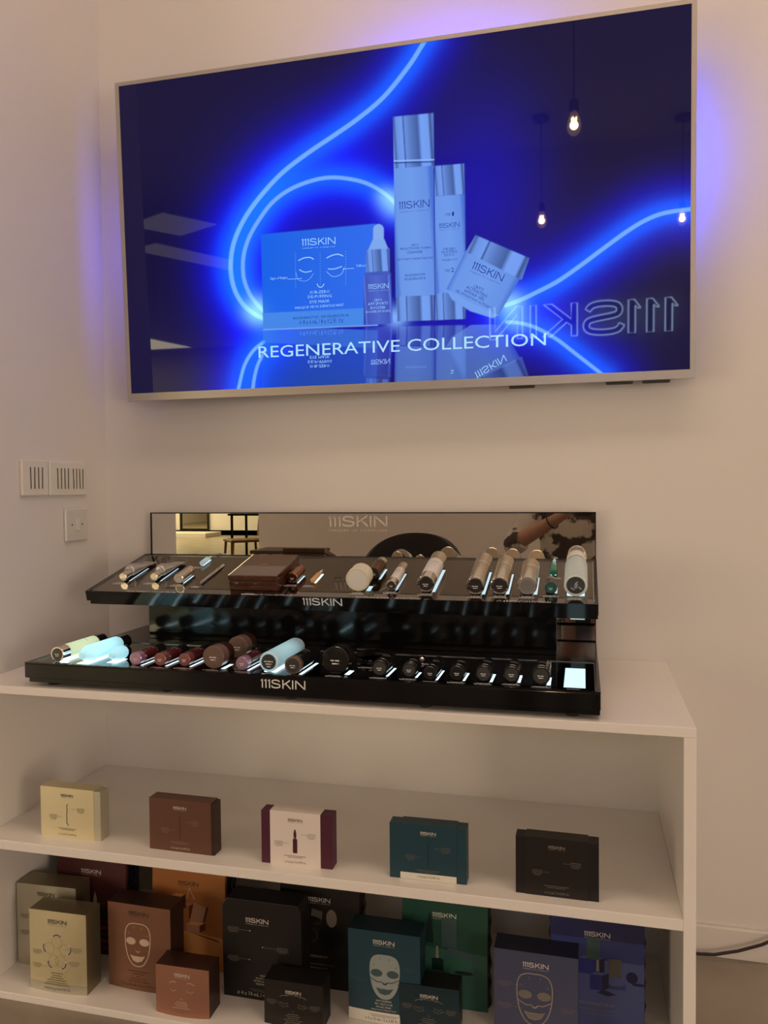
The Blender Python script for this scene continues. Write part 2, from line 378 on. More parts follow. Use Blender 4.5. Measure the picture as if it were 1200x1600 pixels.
IMG = np.zeros(PX.shape + (3,)); IMG[:] = (0.006, 0.004, 0.035)
def glow(d, core, wd, a1=1.0, a2=1.0, s1=14, s2=40):
    IMG[..., 2] += a2 * 0.95 * np.exp(-(d / s2) ** 1.6) + a1 * 0.6 * np.exp(-(d / s1) ** 2)
    IMG[..., 1] += a1 * 0.11 * np.exp(-(d / (s1 * 1.5)) ** 2)
    c = np.clip((wd - d) / 1.6 + 0.5, 0, 1)[..., None]; IMG[:] = IMG * (1 - c) + np.array(core) * c
def rg(x, y, r, a, c=(0.35, 0.7, 1.0)):
    k = a * np.exp(-((PX - x) ** 2 + (PY - y) ** 2) / (r * r))[..., None]; IMG[:] = IMG + np.array(c) * k
for pts, a, wd in ((N1, 1, 3.4), (N2, 1, 3.0), (N3, 1, 3.2), (N4, .7, 2.6), (N5, .7, 2.6), (N6, .9, 2.8)):
    glow(dist(smooth_curve(pts, 6)), (0.16, 0.40, 1.0), wd, a, a * 0.9)
IMG[..., 2] += 0.32 * np.exp(-(((PX - 540) / 150) ** 2 + ((PY - 330) / 130) ** 2)) + 0.28 * np.exp(-(((PX - 760) / 90) ** 2 + ((PY - 300) / 150) ** 2))
IMG[..., 2] += 0.35 * np.exp(-(((PX - 610) / 200) ** 2 + ((PY - 520) / 70) ** 2))
rg(402, 486, 20, 0.8); rg(616, 318, 20, 0.6); rg(600, 306, 14, 0.3); rg(798, 474, 20, 0.6); rg(806, 503, 18, 0.3); rg(619, 496, 16, 0.6)
IMG[:] = np.clip(IMG, 0, 1.0)
def poly_mask(pts, soft=1.3):
    m = np.full(PX.shape, 1e9); n = len(pts)
    ar = sum(pts[i][0] * pts[(i + 1) % n][1] - pts[(i + 1) % n][0] * pts[i][1] for i in range(n)); sg = 1 if ar > 0 else -1
    for i in range(n):
        a, bb = pts[i], pts[(i + 1) % n]; L = math.hypot(bb[0] - a[0], bb[1] - a[1])
        m = np.minimum(m, sg * ((bb[0] - a[0]) * (PY - a[1]) - (bb[1] - a[1]) * (PX - a[0])) / L)
    return np.clip(m / soft + 0.5, 0, 1)
def paint(mask, col, al=1.0):
    col = np.array(col) if not isinstance(col, np.ndarray) else col
    k = (mask * al)[..., None]; IMG[:] = IMG * (1 - k) + col * k
def across(pts):      # 0..1 across a quad from its left to its right edge (tl, tr, br, bl)
    tl, tr, br, bl = [np.array(p, float) for p in pts]; v = (br + tr) / 2 - (bl + tl) / 2; o_ = (tl + bl) / 2
    return ((PX - o_[0]) * v[0] + (PY - o_[1]) * v[1]) / (v @ v)
def metal(pts, dark=(0.006, 0.02, 0.14), lite=(0.19, 0.38, 0.98), al=1.0):
    u_ = np.clip(across(pts), 0, 1)
    prof = np.interp(u_, [0, .04, .10, .24, .27, .30, .45, .62, .70, .88, .93, 1.0], [.75, .25, .75, .85, .15, .7, .45, .25, .9, .85, .15, .5])[..., None]
    paint(poly_mask(pts), np.array(dark) * (1 - prof) + np.array(lite) * prof, al)
def bodyp(pts, c0=(0.15, 0.32, 0.82), c1=(0.05, 0.14, 0.62), al=1.0):
    u_ = np.clip(across(pts), 0, 1); k = np.interp(u_, [0, .08, .5, .9, 1], [.2, .9, 1, .75, .1])[..., None]
    paint(poly_mask(pts), np.array(c1) * (1 - k) + np.array(c0) * k, al)
def flipy(pts, y0): return [(x, 2 * y0 - y) for x, y in pts]
BOX = [(407, 366), (586, 349), (590, 508), (411, 515)]
def all_products(R=False):
    al = 0.42 if R else 1.0
    F = (lambda p, y0: [(x, 2 * y0 - y) for x, y in p]) if R else (lambda p, y0: p)
    u_ = np.clip((PX - 407) / 185, 0, 1)[..., None]
    paint(poly_mask(F(BOX, 512)), np.array((0.004, 0.13, 0.80)) * (1 - u_) + np.array((0.03, 0.16, 0.88)) * u_, 0.92 * al)
    paint(poly_mask(F([(410, 489), (589.5, 480), (590, 508), (411, 515)], 512)), (0.06, 0.25, 0.80), 0.9 * al)
    C1 = [(614, 184), (622, 179), (645, 175), (672, 175), (677, 178), (678, 250), (615, 257)]
    if R:
        bodyp(F([(617, 462), (679, 460), (679, 395), (616, 395)], 501), al=0.5); metal(F([(619, 463), (678, 461), (678, 500), (620, 502)], 501), al=al)
        bodyp(F([(680, 457), (728, 455), (728, 400), (680, 400)], 500), al=0.5); metal(F([(680, 457), (727, 455), (727, 498), (680, 500)], 500), al=al)
    else:
        q4 = [(614, 182), (677, 176), (678, 262), (615, 264)]; metal(q4)
        IMG[:] = IMG; paint(poly_mask([(612, 170), (645, 170), (612, 184)]), (0.0, 0.0, 0.5), 0.0)
        paint(poly_mask([(615, 250), (678, 248), (678, 250), (615, 252)]), (0.3, 0.5, 1.0)); paint(poly_mask([(615, 253), (678, 251), (678, 253), (615, 255)]), (0.02, 0.05, 0.3))
        bodyp([(615, 263), (677, 258), (679, 461), (618, 464)]); metal([(619, 463), (678, 461), (678, 500), (620, 502)])
        metal([(679, 259), (725, 255), (726, 303), (679, 306)]); bodyp([(679, 306), (726, 303), (728, 456), (680, 459)]); metal([(680, 458), (727, 456), (727, 498), (680, 500)])
    J = lambda p: F(p, 497)
    bodyp(J([(727, 392), (813, 434), (779, 492), (697, 452)]), al=al); paint(poly_mask(J([(697, 452), (779, 492), (770, 497), (735, 486), (706, 468)])), (0.16, 0.34, 0.85), al)
    metal(J([(743, 367), (827, 403), (815, 437), (728, 393)]), al=al)
    b5 = F([(568, 430), (611, 428), (613, 505), (568, 508)], 508)
    u2 = np.clip(across(b5), 0, 1); k = np.interp(u2, [0, .06, .1, .5, .88, .94, 1], [.1, .8, .35, .55, .35, .9, .1])[..., None]
    paint(poly_mask(b5), np.array((0.012, 0.02, 0.28)) * (1 - k) + np.array((0.12, 0.22, 0.85)) * k, al)
    paint(poly_mask(F([(571, 425), (608, 423), (611, 429), (568, 431)], 508)), (0.05, 0.1, 0.5), al)
    metal(F([(572, 390), (608, 387), (609, 423), (572, 425)], 508), al=al)
    if not R:
        d = np.hypot((PX - 591) / 9.0, np.clip(358 - PY, 0, None) / 9.0); m = np.clip((1 - d) * 6, 0, 1) * (PY > 349) * (PY < 378)
        paint(m * ((PX > 581) & (PX < 601)), (0.22, 0.40, 0.85)); paint(poly_mask([(582, 374), (600, 373), (606, 388), (575, 390)]), (0.20, 0.38, 0.85))
all_products(False)
IMG_top = IMG.copy()
ref = PY > 0
# mirror floor: reflections fade below the products
base = IMG.copy()
all_products(True)
floor_mask = np.clip((PY - (509.5 - 0.02 * (PX - 600))) / 1.5, 0, 1)[..., None]
IMG[:] = base * (1 - floor_mask) + IMG * floor_mask
for pts in ([(411, 515), (590, 508)],): paint(np.clip(1.2 - dist(pts), 0, 1), (0.3, 0.5, 1.0), 0.7)
vs = np.stack([GX.ravel(), np.full(NX * NY, 0.002), GY.ravel()], 1)
ii = (np.arange(NY - 1)[:, None] * NX + np.arange(NX - 1)[None, :]).ravel()
fs = np.stack([ii, ii + 1, ii + NX + 1, ii + NX], 1)
me = bpy.data.meshes.new('screen'); me.vertices.add(len(vs)); me.vertices.foreach_set('co', vs.astype(np.float32).ravel())
me.loops.add(fs.size); me.loops.foreach_set('vertex_index', fs.astype(np.int32).ravel()); me.polygons.add(len(fs))
me.polygons.foreach_set('loop_start', np.arange(0, fs.size, 4, dtype=np.int32)); me.update(calc_edges=True)
at = me.color_attributes.new('picture', 'FLOAT_COLOR', 'POINT')
at.data.foreach_set('color', np.concatenate([np.clip(IMG, 0, 1).reshape(-1, 3), np.ones((NX * NY, 1))], 1).astype(np.float32).ravel())
me.materials.append(vcol_screen('screen_picture', 'picture', 1.0))
o = bpy.data.objects.new('screen', me); COL.objects.link(o); o.parent = tv
def scr(name, c, s=1.0):
    m = mat(name, (0.004, 0.004, 0.006), 0.018, spec=0.22, emit=c, es=s); M[name] = m; return name
scr('screen_lite', (0.33, 0.60, 1.0)); scr('screen_ink', (0.01, 0.03, 0.30)); scr('screen_dim', (0.10, 0.28, 0.90)); scr('screen_title', (0.42, 0.74, 1.0))
b = MB()
def stext(t, x0, y0, x1, y1, h, mt, fl=1, off=-0.0012, logo=False, sub=True):
    a = sc(x0, y0); c = sc(x1, y1); wd = math.hypot(c[0] - a[0], c[1] - a[1]); rot = math.atan2(c[1] - a[1], c[0] - a[0])
    a2 = sc(x0, y0 - h); hh = math.hypot(a2[0] - a[0], a2[1] - a[1])
    if logo: b.logo((a[0] + c[0]) / 2, (a[1] + c[1]) / 2, wd, mt, sub, off, rot, fl, hf=hh / (wd / 5.25))
    else: b.text(t, (a[0] + c[0]) / 2, (a[1] + c[1]) / 2, hh, mt, wd=wd, off=off, rot=rot, fl=fl, res=3 if h > 12 else 1)
stext('REGENERATIVE COLLECTION', 404, 559, 853, 539, 18, 'screen_title', off=-0.0008)
b.build('screen_title', tv); b = MB()
stext('', 471, 384, 524, 381, 11, 'screen_lite', logo=True); stext('SUB-ZERO', 484, 459, 515, 457, 4.5, 'screen_lite'); stext('DE-PUFFING', 481, 466, 518, 464, 4.5, 'screen_lite')
stext('EYE MASK', 484, 474, 515, 472, 4.5, 'screen_lite'); stext('MASQUE YEUX DÉFATIGUANT', 461, 483, 537, 478, 4, 'screen_lite')
stext('REGENERATIVE / RÉGÉNÉRATEUR', 458, 499, 545, 494, 3.6, 'screen_ink'); stext('℮ 8 x 6 mL / 8 x 0.2 Fl. Oz', 468, 507, 536, 504, 7.5, 'screen_ink')
stext('℮ 8 x 6 mL / 8 x 0.2 Fl. Oz', 468, 518, 536, 515, 7.5, 'screen_dim', fl=-1); stext('EYE MASK', 484, 556, 515, 555, 4.5, 'screen_lite', fl=-1)
stext('DE-PUFFING', 481, 563, 518, 562, 4.5, 'screen_lite', fl=-1); stext('SUB-ZERO', 484, 570, 515, 569, 4.5, 'screen_lite', fl=-1)
stext('Signs of fatigue', 422, 437, 449, 435, 4, 'screen_lite'); stext('Puffiness', 557, 417, 571, 416, 4, 'screen_lite')
stext('', 575, 452, 607, 450, 8, 'screen_lite', logo=True); stext('CRYO', 584, 471, 597, 470, 4, 'screen_lite'); stext('ATP SPORTS', 575, 477, 606, 475, 4, 'screen_lite'); stext('BOOSTER', 579, 483, 602, 482, 4, 'screen_lite'); stext('BOOSTER ATP SPORTS', 572, 489, 610, 487, 3.2, 'screen_lite')
b.build('screen_bottle_text', tv); b = MB()
stext('', 623, 327, 671, 323, 12, 'screen_ink', logo=True); stext('CRYO', 642, 385, 654, 384, 4, 'screen_ink'); stext('PRE-ACTIVATED TONING', 625, 390.5, 674, 388, 3.6, 'screen_ink'); stext('CLEANSER', 635, 396, 660, 395, 4, 'screen_ink')
stext('NETTOYANT TONIFIANT PREACTIVÉ', 621, 407, 676, 404, 3.2, 'screen_ink'); stext('REGENERATIVE', 633, 432, 664, 430, 3.6, 'screen_ink'); stext('RÉGÉNÉRATEUR', 632, 438, 665, 436, 3.6, 'screen_ink')
stext('STEP', 696, 337, 704, 336.5, 4, 'screen_ink'); stext('1', 706, 337, 709, 337, 6.5, 'screen_ink'); stext('', 686, 357, 718, 354, 8, 'screen_ink', logo=True)
stext('SUB-ZERO', 692, 391, 712, 390, 4, 'screen_ink'); stext('DE-PUFFING', 690, 396, 714, 394.5, 4, 'screen_ink'); stext('EYE DUO', 694, 400.5, 710, 399.5, 4, 'screen_ink'); stext('SUB-ZERO DUO', 690, 408, 715, 406, 3, 'screen_ink')
stext('STEP', 695, 425, 703, 424.5, 4, 'screen_ink'); stext('2', 704.5, 425, 710, 424.5, 7, 'screen_ink')
b.build('screen_bottle_text', tv); b = MB()
stext('', 736, 419, 784, 440, 12, 'screen_ink', logo=True); stext('CRYO', 739, 449, 755, 455, 5, 'screen_ink'); stext('ACTIVATING', 728, 450, 760, 465, 5, 'screen_ink'); stext('HYDRA GEL', 725, 456, 756, 470, 5, 'screen_ink')
stext('GEL HYDRATANT ACTIVANT', 711, 455, 768, 484, 4, 'screen_ink')
stext('', 579, 562, 609, 560, 8, 'screen_lite', logo=True, fl=-1, sub=False); stext('', 740, 582, 787, 554, 11, 'screen_lite', logo=True, fl=-1, sub=False)
stext('REGENERATIVE', 634, 572, 666, 571, 3.6, 'screen_dim', fl=-1); stext('2', 704, 578, 709, 578, 6, 'screen_lite', fl=-1)
b.build('screen_jar_text', tv); b = MB()
def sline(pts, wd, mt='screen_lite'): b.ribbon([sc(*p) for p in smooth_curve(pts, 4)], wd * 0.00155, mt, off=-0.0013)
sline([(466, 407), (474, 403), (484, 402), (490, 405)], 1.6); sline([(510, 403), (518, 399), (528, 397), (536, 400)], 1.6)
sline([(467, 421), (476, 425), (487, 423)], 1.4); sline([(512, 420), (522, 420), (534, 416)], 1.4); sline([(495, 443), (498, 448), (503, 448), (506, 443)], 1.3)
sline([(462, 425), (466, 437), (480, 438), (490, 427)], 0.5); sline([(510, 424), (520, 432), (533, 428), (538, 417)], 0.7)
sline([(449, 436), (472, 435)], 0.7); sline([(535, 420), (553, 419)], 0.7)
for _y in range(395, 448, 4): sline([(461.5, _y), (461.5, _y + 1.6)], 0.5); sline([(540, _y - 3), (540, _y - 1.4)], 0.5); sline([(500, _y), (500, _y + 1.4)], 0.4)
b.build('screen_line_drawing', tv)

# ------------------------------------------------------------------ switches on the left wall
def wall_frame(y, z): # local x -> +y world (right in view is deeper), faces +x
    return Matrix(((0, -1, 0, XL), (1, 0, 0, y), (0, 0, 1, z), (0, 0, 0, 1)))
def rocker_plate(name, yc, zc, wd, xs, label):
    e = tag(empty(name), label, 'light switch'); e.matrix_world = wall_frame(yc, zc)
    b = MB(); b.box(-wd / 2, wd / 2, -0.009, 0, -0.043, 0.043, 'plastic'); b.build('faceplate', e, 0.003, seg=3)
    for i, x in enumerate(xs):
        g = MB(); g.box(x - 0.0015, x + 0.0015, -0.0094, -0.0086, -0.026, 0.026, 'groove'); g.box(x + 0.0022, x + 0.0085, -0.0108, -0.0086, -0.0255, 0.0255, 'plastic')
        tilt = 0.02 if i % 2 else -0.02
        g.v = [(vx + tilt * vz, vy, vz) for vx, vy, vz in g.v]
        g.build('rocker', e)
rocker_plate('switch_plate', -0.305, 1.125, 0.094, [-0.018, -0.004, 0.010, 0.024], 'white wall switch plate with one group of four narrow rockers')
rocker_plate('switch_plate', -0.178, 1.1245, 0.150, [-0.045, -0.031, -0.017, -0.003, 0.018, 0.031, 0.044, 0.057], 'wider white wall switch plate with two groups of narrow rockers')
e = tag(empty('isolator_switch'), 'square grey white isolator switch with one small rocker and two screws', 'light switch'); e.matrix_world = wall_frame(-0.147, 1.006)
b = MB(); b.box(-0.046, 0.046, -0.008, 0, -0.043, 0.043, 'plastic2'); b.build('faceplate', e, 0.004, seg=3)
b = MB(); b.box(-0.007, 0.007, -0.0125, -0.008, -0.015, 0.015, 'plastic'); b.build('rocker', e, 0.001)
for s in (-1, 1):
    b = MB(); b.lathe([(-0.0086, 0.0022), (-0.008, 0.0024)], 'groove', 12, X=Matrix.Translation((s * 0.021, 0, 0))); b.build('screw', e)

# ------------------------------------------------------------------ black cable by the floor
b = MB(); pts = [(0.20, -0.030, 0.016), (0.25, -0.032, 0.015), (0.29, -0.032, 0.018), (0.34, -0.03, 0.032), (0.39, -0.028, 0.052), (0.43, -0.026, 0.075), (0.48, -0.022, 0.115), (0.52, -0.012, 0.17)]
b.tube(pts, 0.0036, 'cable'); tag(b.build('power_cable'), 'black cable curving along the skirting right of the shelf unit', 'cable')

# ------------------------------------------------------------------ black two tier tester display
dis = tag(empty('tester_display', (0, 0, 0)), 'black glossy two tier skincare tester display standing on the white shelf unit', 'display stand')
DX0, DX1 = -1.148, 0.029
ZL = 0.729
bx('lower_base', DX0, DX1, -0.515, -0.265, ZT + 0.018, ZL, 'blackgloss', dis, 0.0012)
bx('lower_step', DX0 + 0.006, DX1 - 0.001, -0.509, -0.032, ZT + 0.008, ZT + 0.018, 'blackgloss', dis, 0.0008)
bx('rear_base', DX0, DX1, -0.265, -0.030, ZT + 0.018, ZL - 0.001, 'blackgloss', dis, 0.0008)
for fx in (-1.10, -0.83, -0.56, -0.29, -0.02):
    for fy in (-0.485, -0.07):
        b = MB(); b.lathe([(0, 0.011), (0.008, 0.012)], 'rubber', 20, axis='z', X=Matrix.Translation((fx, fy, ZT))); b.build('foot', dis)
bx('plinth', -1.04, -0.0565, -0.20, -0.03, ZL - 0.001, 0.868, 'blackgloss', dis, 0.001)
bx('mirror_board', -1.133, 0.028, -0.029, -0.020, ZL - 0.002, 1.033, 'blackgloss', dis)
b = MB(); b.quad((-1.127, -0.0300, ZL + 0.002), (0.0262, -0.0300, ZL + 0.002), (0.0262, -0.0300, 1.0302), (-1.127, -0.0300, 1.0302), 'mirror'); b.build('mirror_face', dis)
b = MB(); b.logo(-0.551, 0.9968, 0.155, 'silverlogo', True, off=0.0, hf=0.93)
for i, v in enumerate(b.v): b.v[i] = (v[0], -0.0322, v[2])
b2 = b.build('mirror_logo', dis); sm_ = b2.modifiers.new('thick', 'SOLIDIFY'); sm_.thickness = 0.0018; sm_.offset = -1; b2['label'] = 'raised pale letters on the mirror'

def tray_local(parent, name_prefix, length, glassmat, base_th):
    # local frame: x world, y up the slope from the front edge, z normal; glass at z=-0.0025
    b = MB()
    b.box(DX0, DX1, 0, 0.0022, -base_th, 0, 'blackgloss'); b.box(DX0, DX1, length - 0.006, length, -base_th, 0, 'blackgloss')
    b.box(DX0, DX0 + 0.009, 0.0022, length - 0.006, -base_th, 0, 'blackgloss'); b.box(DX1 - 0.007, DX1, 0.0022, length - 0.006, -base_th, 0, 'blackgloss')
    return b
# upper tray (tilted)
SL = math.atan(0.248)
ut = Matrix.Translation((0, -0.300, 0.8555)) @ Matrix.Rotation(SL, 4, 'X')
UL = 0.276
def parent_at(o, X): o.matrix_local = X; return o
b = tray_local(dis, 'upper', UL, 'trayglass', 0.024); o = parent_at(b.build('upper_rim', dis), ut)
b = MB(); b.box(DX0 + 0.009, DX1 - 0.007, 0.0022, UL - 0.006, -0.0235, -0.002, 'trayglass'); parent_at(b.build('upper_glass', dis), ut)
b = MB(); b.box(DX0 + 0.006, DX1 - 0.001, 0.004, UL - 0.01, -0.034, -0.024, 'blackgloss'); parent_at(b.build('upper_step', dis), ut)
b = MB()
b.box(DX0 + 0.0095, DX0 + 0.011, 0.013, UL - 0.008, -0.002, -0.0006, 'glassedge'); b.box(DX1 - 0.0095, DX1 - 0.008, 0.013, UL - 0.008, -0.002, -0.0006, 'glassedge'); b.box(DX0 + 0.011, DX1 - 0.0095, UL - 0.0095, UL - 0.008, -0.002, -0.0006, 'glassedge')
parent_at(b.build('upper_glass_edge', dis), ut)
# lower tray (flat)
lt = Matrix.Translation((0, -0.515, ZL))
LL = 0.25
b = MB(); b.box(DX0, DX1, 0, 0.010, 0, 0.003, 'blackgloss'); b.box(DX0, DX1, LL - 0.006, LL, 0, 0.003, 'blackgloss'); b.box(DX0, DX0 + 0.009, 0.010, LL - 0.006, 0, 0.003, 'blackgloss'); b.box(DX1 - 0.007, DX1, 0.010, LL - 0.006, 0, 0.003, 'blackgloss')
parent_at(b.build('lower_rim', dis), lt)
b = MB(); b.box(DX0 + 0.009, DX1 - 0.007, 0.010, LL - 0.006, 0, 0.0012, 'trayglass2'); parent_at(b.build('lower_glass', dis), lt)
b = MB(); b.box(DX0 + 0.0095, DX0 + 0.011, 0.011, LL - 0.007, 0.0012, 0.0026, 'glassedge'); b.box(DX1 - 0.0095, DX1 - 0.008, 0.011, LL - 0.007, 0.0012, 0.0026, 'glassedge'); b.box(DX0 + 0.011, DX1 - 0.0095, LL - 0.0085, LL - 0.007, 0.0012, 0.0026, 'glassedge')
parent_at(b.build('lower_glass_edge', dis), lt)
UG, LG = -0.0020, 0.0012      # glass surface heights in the tray frames
def flat(bm, x0, x1, y0, y1, z, mt): bm.add([(x0, y0, z), (x1, y0, z), (x1, y1, z), (x0, y1, z)], [(0, 1, 2, 3)], mt)
# front logos
def front_logo(name, z, y, xc, wd, X=None):
    b = MB(); b.logo(xc, z, wd, 'whiteprint', False, off=-y + 0.0004, hf=0.98, stroke=0.145); o = b.build(name, dis)
    if X: o.matrix_local = X
    return o
front_logo('lower_front_logo', ZT + 0.0255, -0.515, -0.5655, 0.0925)
b = MB(); b.logo(-0.557, -0.0195, 0.0915, 'whiteprint', False, off=0.0005, hf=0.98, stroke=0.145); parent_at(b.build('upper_front_logo', dis), ut)

# ------------------------------------------------------------------ products
prod = []
def bottle(name, parts, label, cat, group=None):
    """parts: list of (part_name, profile, material[, scale function])"""
    e = tag(empty(name), label, cat, group)
    for p in parts:
        b = MB()
        b.lathe(p[1], p[2], 40, sq=p[3] if len(p) > 3 else None)
        for i, v in enumerate(b.v): b.v[i] = (v[0], v[1], v[2] + p_r)
        b.build(p[0], e)
    return e
def place(e, tray, X, s):
    if tray == 'U': e.matrix_world = ut @ Matrix.Translation((X, s, UG + 0.0002))
    else: e.matrix_world = lt @ Matrix.Translation((X, s, LG + 0.0002))
    return e
def cyl(y0, y1, r, ch=0.0008): return [(y0, r - ch), (y0 + ch, r), (y1 - ch, r), (y1, r - ch)]
cap = {'U': MB(), 'L': MB()}; G = {'U': UG, 'L': LG}
def light_window(tray, x0, x1, y0, y1, mt):
    b = MB(); b.add([(x0, y0, 0), (x1, y0, 0), (x1, y1, 0), (x0, y1, 0)], [(0, 1, 2, 3)], mt); o = b.build('light_slot', dis)
    o.matrix_local = (ut if tray == 'U' else lt) @ Matrix.Translation((0, 0, G[tray] + 0.0001))
def slot(tray, X, r, s, L, k0=0.62, k1=0.98, mt=None): light_window(tray, X + r * k0, X + r * k1, s + 0.004, s + L, mt or ('slot' if tray == 'L' else 'slotdim'))
def caption(tray, X, s, wd=0.034):
    bm = cap[tray]; n = len(bm.v); bm.dashes(X, 0, [wd * 0.7, wd, wd * 0.9], 0.0042, 0.0018, 'whiteprint', off=0)
    for i in range(n, len(bm.v)): v = bm.v[i]; bm.v[i] = (v[0], s - 0.006 + v[2], G[tray] + 0.00025)
def base_disc(e, r, y, mt, text=True, tm='whiteprint'):
    b = MB(); b.lathe([(y, r * 0.78), (y + 0.001, r * 0.80)], mt, 32, X=Matrix.Translation((0, 0, r)))
    if text: b.dashes(0, r * 0.95, [r * 0.7, r * 0.5], r * 0.22, r * 0.09, tm, off=-y + 0.0004)
    b.build('base_disc', e)
def cylprod(name, X, s, r, L, tray, segs, label, cat='bottle', group=None, disc='capglass', light=True, lk=(0.62, 0.98), txt='greyprint', cp=True):
    global p_r
    p_r = r
    e = tag(empty(name), label, cat, group)
    for nm, a, c, rr, mt in segs:
        b = MB(); b.lathe(cyl(a * L, c * L, rr * r, min(0.0012, 0.1 * r)), mt, 40, X=Matrix.Translation((0, 0, r))); b.build(nm, e)
    if disc: base_disc(e, r, segs[0][1] * L - 0.0004, disc)
    if txt:   # small print on the upper side of the body
        b = MB(); a = 0.5 * L
        for row, wd in ((0.55, 0.9), (0.47, 0.55), (0.43, 0.6)):
            for k in range(7 if wd > .8 else 5):
                th = (-0.5 + (k + .5) / (7 if wd > .8 else 5)) * wd * 1.2 + 0.15; h = 0.0028 if wd > .8 else 0.001
                vs = []
                for t0, yy in ((th - 0.05, row * L), (th + 0.05, row * L), (th + 0.05, row * L + h), (th - 0.05, row * L + h)):
                    vs.append(((r + 0.0002) * math.sin(t0), yy, r + (r + 0.0002) * math.cos(t0)))
                b.add(vs, [(0, 1, 2, 3)], txt)
        b.build('printed_text', e)
    place(e, tray, X, s)
    if light: slot(tray, X, r, s, L * 0.85, *lk)
    if cp: caption(tray, X, s - 0.004)
    return e

# upper tray ------------------------------------------------------
def tube_prod(X, s, label):
    e = tag(empty('cream_tube'), label, 'tube'); r = 0.0150
    b = MB(); b.lathe(cyl(0, 0.030, 0.0098), 'silver', 36, X=Matrix.Translation((0, 0, 0.0115))); b.build('cap', e)
    def sq(t): k = max(0.0, min(1.0, (t - 0.045) / 0.075)); return (1 + 0.22 * k, 1 - 0.90 * k)
    b = MB(); b.lathe([(0.029, 0.010), (0.031, 0.0135), (0.034, 0.0148), (0.045, 0.0150), (0.060, 0.0150), (0.080, 0.0150), (0.100, 0.0150), (0.120, 0.0150), (0.130, 0.0150)], 'silvermatte', 36, sq=sq)
    b.v = [(x, y, z + 0.0150 * (1 - 0.75 * max(0, (y - 0.045) / 0.085)) + 0.0005) for x, y, z in b.v]; b.build('body', e)
    b = MB(); n = 0; b.dashes(0, 0, [0.018, 0.012, 0.014], 0.006, 0.0016, 'greyprint', off=0); b.v = [(x, 0.085 + z, 0.0236) for x, y, z in b.v]; b.build('printed_text', e)
    place(e, 'U', X, s); slot('U', X, 0.012, s, 0.095, 1.0, 1.3); caption('U', X - 0.004, s - 0.004); return e
tube_prod(-1.090, 0.072, 'silver cream tube lying at the left end of the upper tray')
tube_prod(-1.008, 0.076, 'silver cream tube between the left end tube and the short silver bottle')
SB = [('body', 0, .72, 1, 'silver'), ('cap', .73, 1, .88, 'silver')]
cylprod('serum_bottle', -0.937, 0.066, 0.0122, 0.066, 'U', SB, 'short silver bottle lying right of the two silver tubes', disc='silvermatte')
# pen
p_r = 0.004; e = tag(empty('serum_pen'), 'long thin silver pen lying between the ampoule and the wooden box', 'pen')
b = MB(); b.lathe([(0, 0.002), (0.004, 0.0034), (0.08, 0.0038), (0.081, 0.0034)], 'silvermatte', 20, X=Matrix.Translation((0, 0, 0.004))); b.build('barrel', e)
b = MB(); b.lathe([(0.081, 0.0036), (0.083, 0.004), (0.124, 0.004), (0.126, 0.003)], 'chrome', 20, X=Matrix.Translation((0, 0, 0.004))); b.build('cap', e)
place(e, 'U', -0.878, 0.063); e.rotation_euler[2] += 0.0; caption('U', -0.885, 0.056, 0.022)
def ampoule(X, s, L, r, mt, tip, label, tray='U'):
    e = tag(empty('glass_ampoule'), label, 'ampoule', None)
    b = MB(); b.lathe([(0, r * .6), (r * .4, r), (L * .55, r), (L * .68, r * .5), (L * .72, r * .38)], mt, 20, X=Matrix.Translation((0, 0, r))); b.build('body', e)
    b = MB(); b.lathe([(L * .70, r * .38), (L * .80, r * .5), (L * .97, r * .2), (L, r * .1)], tip, 20, X=Matrix.Translation((0, 0, r))); b.build('tip', e)
    place(e, tray, X, s); return e
ampoule(-0.940, 0.192, 0.062, 0.0062, 'clearamp', 'clearamp', 'small clear blue white ampoule above the thin silver pen'); caption('U', -0.948, 0.188, 0.022); light_window('U', -0.944, -0.936, 0.195, 0.240, 'slot')
ampoule(-0.607, 0.085, 0.078, 0.0062, 'amberamp', 'clearamp', 'small amber ampoule right of the short copper bottle'); caption('U', -0.612, 0.078, 0.026); light_window('U', -0.606, -0.600, 0.09, 0.15, 'slot')
ampoule(-0.066, 0.165, 0.095, 0.0080, 'green', 'clearamp', 'small green ampoule behind the teal bottle on the upper tray'); caption('U', -0.060, 0.160, 0.026); light_window('U', -0.072, -0.060, 0.17, 0.25, 'slot')
# wooden box
e = tag(empty('wooden_gift_box'), 'dark brown glossy wooden gift box lying on the upper tray', 'box')
b = MB(); b.box(-0.059, 0.059, 0, 0.150, 0, 0.022, 'wood'); b.build('box_base', e, 0.0015)
b = MB(); b.box(-0.060, 0.060, -0.001, 0.151, 0.0225, 0.036, 'wood'); b.build('lid', e, 0.002)
b = MB(); b.box(-0.010, 0.010, 0.07, 0.082, 0.036, 0.0364, 'copper'); b.build('lid_badge', e)
place(e, 'U', -0.732, 0.034); caption('U', -0.735, 0.020, 0.032)
cylprod('serum_bottle', -0.655, 0.083, 0.0134, 0.062, 'U', [('body', 0, .70, 1, 'copper'), ('cap', .71, 1, .85, 'copper')], 'short copper bottle lying right of the wooden box', disc='bronze')
cylprod('cream_jar', -0.486, 0.044, 0.0270, 0.040, 'U', [('lid', 0, .45, 1, 'cream'), ('body', .47, 1, .97, 'cream')], 'round cream coloured jar lying on edge on the upper tray', 'jar', disc='whitebody', txt=None)
cylprod('serum_bottle', -0.468, 0.118, 0.0148, 0.085, 'U', [('body', 0, .72, 1, 'bronze'), ('cap', .73, 1, .86, 'silver')], 'dark bronze bottle with silver cap behind the cream jar', cp=False, txt=None)
WB = [('base', 0, .20, 1, 'chrome'), ('body', .205, .70, .985, 'whitebody'), ('cap', .71, 1, .97, 'silver')]
